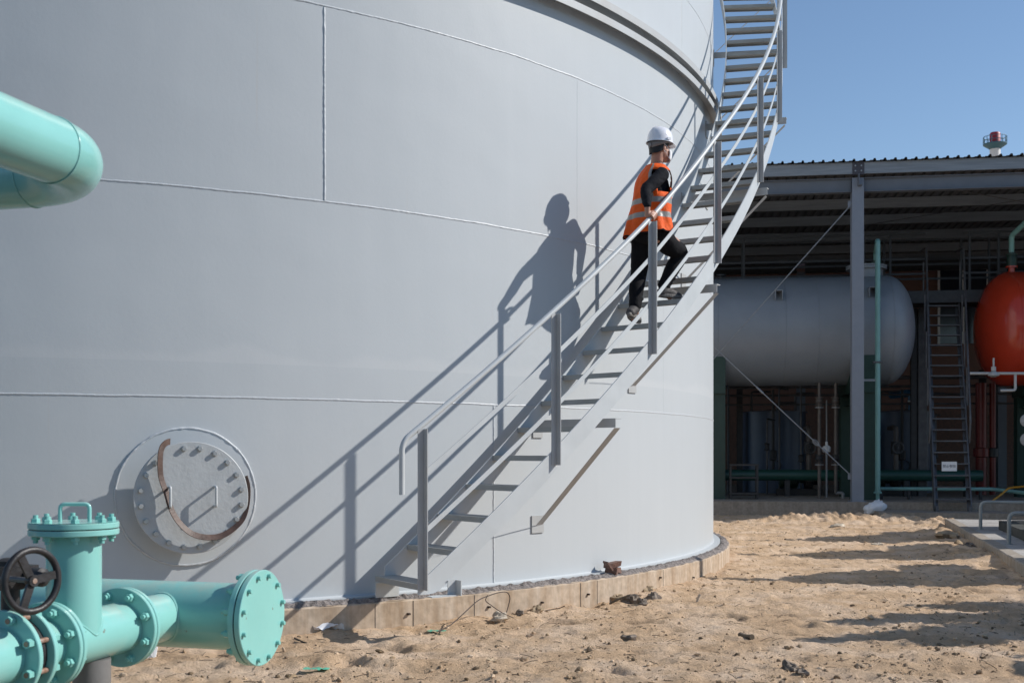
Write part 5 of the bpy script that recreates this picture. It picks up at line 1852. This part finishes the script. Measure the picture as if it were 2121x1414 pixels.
# broken bricks on the ring edge
for i, (px, py, sx, sy, sz, az, tilt, lab) in enumerate((
    (1268, 1187, 0.075, 0.05, 0.012, 0.4, 0.9, "flat dark paver shard tilted against the broken bricks on the ring"),
    (1281, 1184, 0.06, 0.05, 0.022, -0.3, 0.2, "broken brown brick in front on the ring edge"),
    (1284, 1176, 0.07, 0.045, 0.022, 0.5, -0.15, "broken brown brick lying on top of another on the ring"),
    (1299, 1182, 0.05, 0.04, 0.02, 1.0, 0.1, "rightmost small brick piece on the ring edge"))):
    ph = math.atan2(at(px, py, 10.65).x - TC.x, TC.y - at(px, py, 10.65).y)
    c = cyl(8.62, ph, 0.245 + sz + (0.045 if i == 2 else 0.0) + (0.03 if i == 0 else 0))
    A = Matrix.Rotation(az, 3, 'Z') @ Matrix.Rotation(tilt, 3, 'Y')
    mb = MB().obox(c, A @ V((sx, 0, 0)), A @ V((0, sy, 0)), A @ V((0, 0, sz)))
    for j in range(len(mb.v)):
        mb.v[j] += V((rnd.uniform(-1, 1), rnd.uniform(-1, 1), rnd.uniform(-1, 1))) * 0.009
    obj("brick", mb, M['brick'], label=lab, cat="brick", base=c, smooth=0)
# white plastic duct piece in the near sand, white film strip by the ring, green scraps
p = gpt(285, 1372, 0.015)
duct = thing("duct_piece", "broken ribbed white plastic piece in the sand below the pipes", "plastic piece", p)
q0, q1 = p + V((-0.075, -0.02, 0.0)), p + V((0.10, 0.05, 0.0))
dq = (q1 - q0).normalized()
obj("sheet", MB().add([q0 + UP * 0.005, q1 + UP * 0.012, q1 + UP * 0.095 + V((0.01, 0.02, 0)), q0 + UP * 0.012, q0 + V((0, 0.012, 0.005)), q1 + V((0, 0.012, 0.012)), q1 + V((0.01, 0.032, 0.095)), q0 + V((0, 0.012, 0.012))],
    [(0, 1, 2, 3), (7, 6, 5, 4), (0, 4, 5, 1), (1, 5, 6, 2), (2, 6, 7, 3), (3, 7, 4, 0)]), M['white'], duct, smooth=0)
for k in range(5):
    f = 0.15 + 0.2 * k
    b = q0.lerp(q1, f) + V((0, -0.006, 0.008))
    obj("rib", MB().bar(b, b + UP * (0.012 + 0.08 * f), 0.005, 0.006, dq), M['white'], duct, smooth=0)
p = gpt(665, 1316, 0.01)
mb = MB()
vs, fs = [], []
for i in range(25):
    for j in range(4):
        x = -0.17 + 0.34 * i / 24
        vs.append(p + V((x, 0.035 * (j / 3 - 0.5) + 0.02 * math.sin(i * 0.5), 0.02 + 0.022 * math.sin(j * 1.3 + i * 0.35) + 0.016 * noise.noise(V((i * 0.5, j, 1))))))
for i in range(24):
    for j in range(3):
        fs.append((i * 4 + j, (i + 1) * 4 + j, (i + 1) * 4 + j + 1, i * 4 + j + 1))
obj("plastic_film", mb.add(vs, fs), M['whiteplastic'], label="crumpled white plastic film at the foot of the ring behind the blind plate", cat="plastic film", base=p)
for (px, py, L2, lab) in ((655, 1396, 0.16, "green plastic scrap near the bottom edge below the blind plate"), (905, 1312, 0.14, "thin green plastic strip at the foot of the ring wall")):
    p = gpt(px, py, 0.008)
    mb = MB()
    vs, fs = [], []
    for i in range(12):
        for j in range(3):
            vs.append(p + V((L2 * (i / 11 - 0.5), 0.03 * (j - 1) * (1 + 0.6 * noise.noise(V((i, 3, px)))), 0.012 + 0.014 * noise.noise(V((i * 0.8, j, px))))))
    for i in range(11):
        for j in range(2):
            fs.append((i * 3 + j, (i + 1) * 3 + j, (i + 1) * 3 + j + 1, i * 3 + j + 1))
    obj("plastic_scrap", mb.add(vs, fs), M['greenrag'], label=lab, cat="plastic scrap", base=p)

# ------------------------------------------------------------------ the worker on the stairs
def remesh(mb, name, voxel, smooth_it=4):
    me = bpy.data.meshes.new(name)
    me.from_pydata(mb.v, [], mb.f)
    o = bpy.data.objects.new(name, me)
    COL.objects.link(o)
    m = o.modifiers.new("r", 'REMESH')
    m.mode = 'VOXEL'
    m.voxel_size = voxel
    if smooth_it:
        m2 = o.modifiers.new("s", 'SMOOTH')
        m2.factor = 0.5
        m2.iterations = smooth_it
    bpy.context.view_layer.update()
    r = bpy.data.meshes.new_from_object(o.evaluated_get(bpy.context.evaluated_depsgraph_get()))
    bpy.data.objects.remove(o)
    bpy.data.meshes.remove(me)
    out = MB()
    out.v = [v.co.copy() for v in r.vertices]
    out.f = [tuple(p.vertices) for p in r.polygons]
    out.mi = [0] * len(out.f)
    bpy.data.meshes.remove(r)
    return out


def limb(mb, pts, rad, seg=18, n=5):
    """tapered round limb through the joints, capped with balls"""
    sp = smooth_path(pts, n)
    rr = []
    for i in range(len(pts) - 1):
        for k in range(n):
            t = k / n
            rr.append(rad[i] * (1 - t) + rad[i + 1] * t)
    rr.append(rad[-1])
    mb.tube(sp, rr, seg)
    mb.ball(pts[0], rad[0], seg=seg)
    mb.ball(pts[-1], rad[-1], seg=seg)
    return mb


FW = V((0.62, 0.785, 0)).normalized()
RT = V((FW.y, -FW.x, 0))
pel = at(1345, 474, 10.30)
neck = at(1359, 346, 10.35)
shR, elR, wrR = at(1371, 362, 10.18), at(1338, 394, 10.03), at(1341, 428, 9.885)
shL, elL, wrL = at(1338, 366, 10.47), at(1342, 418, 10.58), at(1350, 460, 10.56)
hipR, knR, anR = at(1362, 486, 10.24), at(1408, 524, 10.52), at(1375, 601, 10.44)
hipL, knL, anL = at(1331, 486, 10.36), at(1323, 567, 10.48), at(1316, 643, 10.28)
heelR, toeR = at(1367, 614, 10.42), at(1407, 619, 10.50)
heelL, toeL = at(1305, 655, 10.20), at(1321, 668, 10.42)
hd = at(1367, 308, 10.34)                                   # head centre
HF = V((0.84, 0.52, -0.10)).normalized()                    # where the head looks
HR = HF.cross(UP).normalized()
HU = HR.cross(HF).normalized()
# the body, one continuous surface
b = MB()
limb(b, [pel + UP * 0.02, pel.lerp(neck, 0.35), pel.lerp(neck, 0.7), neck - UP * 0.04], [0.115, 0.112, 0.125, 0.085])
limb(b, [shR, neck - UP * 0.05, shL], [0.05, 0.075, 0.05])
limb(b, [neck - UP * 0.05, hd - HU * 0.04 - HF * 0.02], [0.058, 0.055])
# head: cranium, face, jaw, nose, ears
b.ball(hd + HU * 0.035 - HF * 0.010, 0.094, 0.076, 0.095, 20, 14, (HF, HR, HU))
b.ball(hd - HU * 0.035 + HF * 0.028, 0.068, 0.062, 0.078, 20, 14, (HF, HR, HU))
b.ball(hd - HU * 0.085 + HF * 0.050, 0.036, 0.040, 0.028, 14, 10, (HF, HR, HU))
b.ball(hd - HU * 0.012 + HF * 0.098, 0.014, 0.012, 0.022, 10, 8, (HF, HR, HU))
b.ball(hd + HU * 0.018 + HF * 0.080, 0.014, 0.045, 0.010, 10, 8, (HF, HR, HU))
for s_ in (-1, 1):
    b.ball(hd - HU * 0.012 - HF * 0.008 + HR * 0.076 * s_, 0.020, 0.009, 0.033, 12, 8, (HF, (HR + HF * -0.35 * s_ * s_).normalized(), HU))
limb(b, [shR, elR, wrR], [0.047, 0.036, 0.026])
limb(b, [shL, elL, wrL], [0.047, 0.036, 0.026])
limb(b, [hipR, knR, anR], [0.080, 0.052, 0.036])
limb(b, [hipL, knL, anL], [0.080, 0.052, 0.036])
limb(b, [anR, (heelR + toeR) / 2 + UP * 0.01], [0.035, 0.03])
limb(b, [anL, (heelL + toeL) / 2 + UP * 0.01], [0.035, 0.03])
# right hand on the handrail: the rail runs through the fist
ph_, z_ = hel(8.1)
best = None
n_ = 6.0
while n_ < 11:
    p_, zz = hel(n_)
    q = cyl(RO - 0.004, p_, zz + rail_dz(n_))
    px_ = 1060.5 + 2400 * q.x / q.y
    if best is None or abs(px_ - 1350) < best[0]:
        best = (abs(px_ - 1350), q, n_)
    n_ += 0.02
hq = best[1]
q2 = cyl(RO - 0.004, hel(best[2] + 0.5)[0], hel(best[2] + 0.5)[1] + rail_dz(best[2] + 0.5))
rd = (q2 - hq).normalized()                                  # along the rail, uphill
ro_ = er(hel(best[2])[0])                                     # away from the tank
ru = ro_.cross(rd)
if ru.z < 0:
    ru = -ru
palm = hq + ru * 0.036 - rd * 0.015 - ro_ * 0.004
b.ball(palm, 0.050, 0.042, 0.017, 14, 10, (rd, ro_, ru))
limb(b, [wrR, palm - rd * 0.03], [0.026, 0.022])
for k, (off, ln) in enumerate(((0.036, 0.92), (0.013, 1.0), (-0.010, 0.95), (-0.032, 0.80))):
    c = hq + rd * off
    arc_ = [c + ru * (0.034 * math.cos(t)) + ro_ * (0.034 * math.sin(t)) for t in [0.25 + ln * 0.52 * j for j in range(6)]]
    limb(b, arc_, [0.0098, 0.0098, 0.0092, 0.0088, 0.0082, 0.0075], 8, 3)
th_ = [palm + rd * 0.030 - ro_ * 0.028, hq + rd * 0.058 - ro_ * 0.026 + ru * 0.016, hq + rd * 0.070 - ro_ * 0.030 - ru * 0.008]
limb(b, th_, [0.012, 0.0105, 0.0085], 8, 3)
# left hand hanging, slightly curled
hdn = (wrL - elL).normalized()
pl_ = wrL + hdn * 0.055
b.ball(pl_, 0.048, 0.038, 0.016, 14, 10, (hdn, FW, RT))
limb(b, [wrL, pl_], [0.025, 0.018])
for off, ln in ((0.028, 0.068), (0.010, 0.078), (-0.009, 0.074), (-0.027, 0.060)):
    c = pl_ + hdn * 0.038 + FW * off
    limb(b, [c, c + hdn * ln * 0.5, c + hdn * ln * 0.9 + RT * ln * 0.35], [0.0095, 0.009, 0.0075], 8, 3)
limb(b, [pl_ - hdn * 0.02 + FW * 0.034, pl_ + hdn * 0.02 + FW * 0.055, pl_ + hdn * 0.045 + FW * 0.056], [0.012, 0.010, 0.008], 8, 3)
person = obj("person", remesh(b, "tmp", 0.0062, 2), M['skin'], smooth=180, fix=False, base=(pel.x, pel.y, 2.47),
             label="worker in orange vest, white hard hat and mask climbing the stairs", cat="person")

# trousers
t = MB()
limb(t, [hipR + UP * 0.03, hipR.lerp(knR, 0.5) - UP * 0.012, knR, knR.lerp(anR, 0.45) - FW * 0.012, anR + UP * 0.045], [0.103, 0.092, 0.073, 0.070, 0.055])
limb(t, [hipL + UP * 0.03, hipL.lerp(knL, 0.5), knL, knL.lerp(anL, 0.45) - FW * 0.015, anL + UP * 0.035], [0.103, 0.090, 0.074, 0.068, 0.054])
t.ball(pel + UP * 0.01, 0.165, 0.125, 0.13, 20, 14, (RT, FW, UP))
t.ball(pel - FW * 0.045 - UP * 0.03, 0.14, 0.10, 0.11, 20, 14, (RT, FW, UP))
for (a, c_, kk) in ((knR, anR, 1), (knL, anL, 2)):            # folds gathered at the ankle and behind the knee
    for f, r in ((0.70, 0.066), (0.84, 0.062), (0.93, 0.060)):
        p = a.lerp(c_, f)
        t.ball(p + RT * 0.006 * (1 if f < 0.8 else -1), r, r, 0.016, 16, 8)
tm = remesh(t, "tmp", 0.009, 5)
for i, p in enumerate(tm.v):
    k = noise.noise(p * 9 + V((0, 0, 3)) * 1.0) * 0.6 + noise.noise(V((p.x * 14, p.y * 14, p.z * 30))) * 0.5
    tm.v[i] = p + (p - V((p.x * 0 + pel.x, pel.y, p.z))).normalized() * (0.010 * k)
obj("trousers", tm, M['cloth'], person, smooth=180, fix=False)
# shirt: torso and sleeves
s_ = MB()
limb(s_, [pel + UP * 0.04, pel.lerp(neck, 0.35), pel.lerp(neck, 0.72), neck - UP * 0.03], [0.128, 0.125, 0.135, 0.075])
limb(s_, [shR - UP * 0.005, neck - UP * 0.06, shL - UP * 0.005], [0.066, 0.085, 0.066])
limb(s_, [shR, shR.lerp(elR, 0.5) - FW * 0.0, elR, elR.lerp(wrR, 0.5), wrR + UP * 0.012], [0.064, 0.060, 0.050, 0.045, 0.035])
limb(s_, [shL, shL.lerp(elL, 0.5), elL, elL.lerp(wrL, 0.5), wrL + UP * 0.012], [0.064, 0.058, 0.050, 0.044, 0.035])
s_.tube([neck - UP * 0.03, neck + UP * 0.012 + HF * 0.004], [0.070, 0.066], 20)
sm_ = remesh(s_, "tmp", 0.008, 5)
for i, p in enumerate(sm_.v):
    sm_.v[i] = p + V((1, 0, 0)) * (0.006 * noise.noise(V((p.x * 12, p.y * 12, p.z * 34)))) + UP * 0.004 * noise.noise(p * 20)
obj("shirt", sm_, M['knit'], person, smooth=180, fix=False)

# vest: rings from hem to shoulders, with reflective bands; the hem hangs free
NV = 64
rows = [(-0.075, 0.215, 0.170, 0.0), (-0.062, 0.214, 0.169, 0.0), (-0.02, 0.208, 0.163, 0.0), (0.03, 0.202, 0.158, 0.0), (0.075, 0.197, 0.153, 0.05), (0.125, 0.192, 0.150, 0.12), (0.17, 0.188, 0.148, 0.2),
        (0.205, 0.186, 0.147, 0.25), (0.255, 0.184, 0.147, 0.33), (0.30, 0.184, 0.148, 0.4), (0.345, 0.185, 0.149, 0.46), (0.39, 0.186, 0.148, 0.5), (0.43, 0.186, 0.145, 0.55),
        (0.47, 0.180, 0.135, 0.6), (0.505, 0.166, 0.118, 0.6), (0.535, 0.135, 0.100, 0.55), (0.558, 0.100, 0.085, 0.5), (0.575, 0.078, 0.078, 0.45)]
axis = (neck - pel)
axh = axis.length
vs, fs, mi = [], [], []
arm_holes = []
for j, (h, hw, hdp, tw) in enumerate(rows):
    f = h / axh
    c = pel + axis * f - FW * 0.012
    if h < 0.1:
        c = pel + axis * f - FW * 0.012
    # shoulder twist: right side back, left side forward
    e1 = (RT * math.cos(tw) - FW * math.sin(tw))
    e2 = (FW * math.cos(tw) + RT * math.sin(tw))
    for k in range(NV):
        a = 2 * math.pi * k / NV
        ca, sa = math.cos(a), math.sin(a)
        pw = 0.86
        x = hw * math.copysign(abs(ca) ** pw, ca)
        y = hdp * math.copysign(abs(sa) ** pw, sa)
        fold = 0.010 * noise.noise(V((ca * 3.2, sa * 3.2, h * 5))) + (0.012 * math.sin(a * 7 + h * 9) + 0.010 * noise.noise(V((ca * 6, sa * 6, h * 3 + 5)))) * max(0, (0.28 - h) / 0.35)
        rr = 1 + fold / 0.17
        p = c + e1 * x * rr + e2 * y * rr
        if j < 2:
            p.z += 0.016 * noise.noise(V((ca * 2.5, sa * 2.5, 4))) - 0.022 * (-ca)
        vs.append(p)
for j in range(len(rows) - 1):
    for k in range(NV):
        k2 = (k + 1) % NV
        a = 2 * math.pi * (k + 0.5) / NV
        h = (rows[j][0] + rows[j + 1][0]) / 2
        # arm holes
        side = abs(math.cos(a))
        if 0.315 < h < 0.52 and side > 0.80 + 0.16 * max(0, (0.36 - h) / 0.05) - (0.04 if h > 0.40 else 0):
            continue
        # open front in a V
        if h > 0.40 and math.sin(a) > 0.985 - (h - 0.40) * 0.55:
            continue
        m = 0
        if 0.072 < h < 0.126 or 0.204 < h < 0.256:
            m = 1
        if h > 0.256 and 0.60 < side < 0.80:
            m = 1
        if j == 0 or (0.315 < h < 0.52 and side > 0.765 and side < 0.81 and False):
            m = 2
        fs.append((j * NV + k, j * NV + k2, (j + 1) * NV + k2, (j + 1) * NV + k))
        mi.append(m)
vm = MB()
vm.v = vs
vm.f = fs
vm.mi = mi
vo = obj("vest", vm, [M['vest'], M['reflect'], M['cloth']], person, smooth=180, fix=False)
so = vo.modifiers.new("thick", 'SOLIDIFY')
so.thickness = 0.005
so.offset = 1

# hard hat
hc = hd + HU * 0.050 - HF * 0.004
tilt = (HU * 0.995 - HF * 0.06).normalized()
hf_ = (HF - tilt * HF.dot(tilt)).normalized()
hr_ = hf_.cross(tilt)
h = MB()
NR = 48
prof = [(1.0, 0.0), (0.995, 0.025), (0.965, 0.055), (0.88, 0.088), (0.72, 0.115), (0.48, 0.133), (0.22, 0.141), (0.0, 0.143)]
vs, fs = [], []
for (r, z) in prof:
    for k in range(NR):
        a = 2 * math.pi * k / NR
        x, y = 0.124 * r * math.cos(a), 0.104 * r * math.sin(a)
        rdg = 0.006 * max(0, 1 - abs(y) / 0.022) * (1 if z > 0.05 else 0)
        vs.append(hc + hf_ * x + hr_ * y + tilt * (z + rdg))
for i in range(len(prof) - 1):
    for k in range(NR):
        k2 = (k + 1) % NR
        fs.append((i * NR + k, i * NR + k2, (i + 1) * NR + k2, (i + 1) * NR + k))
o_ = len(vs)
for (rx_, dz) in ((1.0, 0.0), (1.0, -0.004)):
    pass
for lvl, dz in ((0, 0.0), (1, -0.004)):
    for k in range(NR):                                       # brim: short behind, long peak in front
        a = 2 * math.pi * k / NR
        ext = 0.010 + 0.030 * max(0, math.cos(a)) ** 3
        x, y = (0.124 + ext) * math.cos(a), (0.104 + 0.011) * math.sin(a)
        vs.append(hc + hf_ * x + hr_ * y + tilt * (-0.004 - 0.010 * max(0, math.cos(a)) ** 2 + dz))
for k in range(NR):
    k2 = (k + 1) % NR
    fs.append((o_ + k, o_ + k2, k2, k))
    fs.append((o_ + NR + k, o_ + NR + k2, o_ + k2, o_ + k))
h.add(vs, fs)
for s2 in (-1, 1):
    h.obox(hc + hr_ * 0.112 * s2 + tilt * 0.016 + hf_ * 0.01, hf_ * 0.018, hr_ * 0.006, tilt * 0.010)
hat = obj("hard_hat", h, M['hat'], person, smooth=50)
hb_ = MB()
vs, fs = [], []
for lvl in (0, 1):
    for k in range(33):
        a = math.pi * (0.34 + 1.32 * k / 32)
        drop = 0.050 * (math.sin((k / 32) * math.pi) ** 1.5) + 0.012
        vs.append(hc - tilt * (0.0 if lvl else drop) + hf_ * (0.108 if lvl else 0.101) * math.cos(a) * 1.0 + hr_ * (0.098 if lvl else 0.090) * math.sin(a))
for k in range(32):
    fs.append((k, k + 1, 34 + k, 33 + k))
hbo = obj("head_band", hb_.add(vs, fs), M['hatband'], hat, smooth=50)
hbo.modifiers.new("t", 'SOLIDIFY').thickness = 0.004
obj("ratchet_knob", MB().lathe([(0.022, 0), (0.022, 0.014), (0.016, 0.017)], hc - tilt * 0.036 - hf_ * 0.104, -hf_, 16), M['hatband'], hat)
# hair below the hat, a cap hugging the skull
hr_m = MB()
vs, fs = [], []
for j in range(7):
    for k in range(33):
        a = math.pi * (0.30 + 1.40 * k / 32)
        zz = 0.045 - 0.020 * j
        lim = 0.045 - (0.115 * math.sin(k / 32 * math.pi) ** 0.8 + 0.020)
        zz = max(zz, lim)
        sh = 1.0 - 0.10 * max(0, (0.0 - zz) / 0.08)
        vs.append(hd - HF * 0.010 + HU * (zz + 0.008) + HF * (0.099 * sh) * math.cos(a) + HR * (0.081 * sh) * math.sin(a))
for j in range(6):
    for k in range(32):
        fs.append((j * 33 + k, j * 33 + k + 1, (j + 1) * 33 + k + 1, (j + 1) * 33 + k))
ho = obj("hair", hr_m.add(vs, fs), M['hair'], person, smooth=60, fix=False)
# mask: a cupped shell over nose and mouth with ear loops
vs, fs = [], []
for j in range(9):
    for k in range(13):
        u = (k / 12 - 0.5) * 2
        w = (j / 8 - 0.5) * 2
        depth = 0.028 * (1 - u * u * 0.8) * (1 - w * w * 0.7)
        ang = u * 1.15
        yy = -0.050 + w * 0.050 * (1 - 0.25 * u * u)
        vs.append(hd + HF * (0.026 + 0.072 * math.cos(ang) + depth) + HR * (0.070 * math.sin(ang)) + HU * yy)
for j in range(8):
    for k in range(12):
        fs.append((j * 13 + k, j * 13 + k + 1, (j + 1) * 13 + k + 1, (j + 1) * 13 + k))
mk_ = obj("face_mask", MB().add(vs, fs), M['mask'], person, smooth=80, fix=False)
mk_.modifiers.new("t", 'SOLIDIFY').thickness = 0.003
for s2 in (-1, 1):
    ear = hd - HU * 0.0 - HF * 0.020 + HR * 0.083 * s2
    for (dz, ez) in ((-0.015, 0.02), (-0.085, -0.035)):
        m0 = hd + HF * 0.052 + HR * 0.068 * s2 + HU * dz
        obj("ear_loop", MB().tube([m0, m0.lerp(ear + HU * ez, 0.6) + HR * 0.006 * s2, ear + HU * ez], 0.0022, 6), M['mask'], mk_)

# shoes
for (an_, he, to, side) in ((anR, heelR, toeR, 1), (anL, heelL, toeL, -1)):
    d = (to - he).normalized()
    w = d.cross(UP).normalized()
    u_ = w.cross(d).normalized()
    m_ = MB()
    limb(m_, [he + u_ * 0.035 + d * 0.01, he.lerp(to, 0.45) + u_ * 0.045, he.lerp(to, 0.85) + u_ * 0.030], [0.042, 0.043, 0.034])
    m_.ball(he.lerp(to, 0.75) + u_ * 0.028, 0.075, 0.046, 0.032, 16, 10, (d, w, u_))
    limb(m_, [he.lerp(to, 0.14) + u_ * 0.05, an_ + UP * 0.02], [0.045, 0.047])
    sh_ = obj("shoe", remesh(m_, "tmp", 0.007, 3), M['shoe'], person, smooth=180, fix=False)
    L = (to - he).length
    vs, fs = [], []
    ring_ = []
    for k in range(28):
        a = 2 * math.pi * k / 28
        ring_.append(((math.cos(a)) * (L / 2 + 0.045), math.sin(a) * (0.047 + 0.006 * math.cos(a))))
    mid = (he + to) / 2
    for zz, sc_ in ((0.028, 0.97), (0.022, 1.0), (0.004, 1.0), (-0.002, 0.97)):
        vs += [mid + d * x * sc_ + w * y * sc_ + u_ * zz for x, y in ring_]
    for i in range(3):
        for k in range(28):
            k2 = (k + 1) % 28
            fs.append((i * 28 + k, i * 28 + k2, (i + 1) * 28 + k2, (i + 1) * 28 + k))
    fs.append(tuple(range(28)))
    fs.append(tuple(3 * 28 + k for k in range(28))[::-1])
    obj("sole", MB().add(vs, fs), M['sole'], sh_, smooth=40)
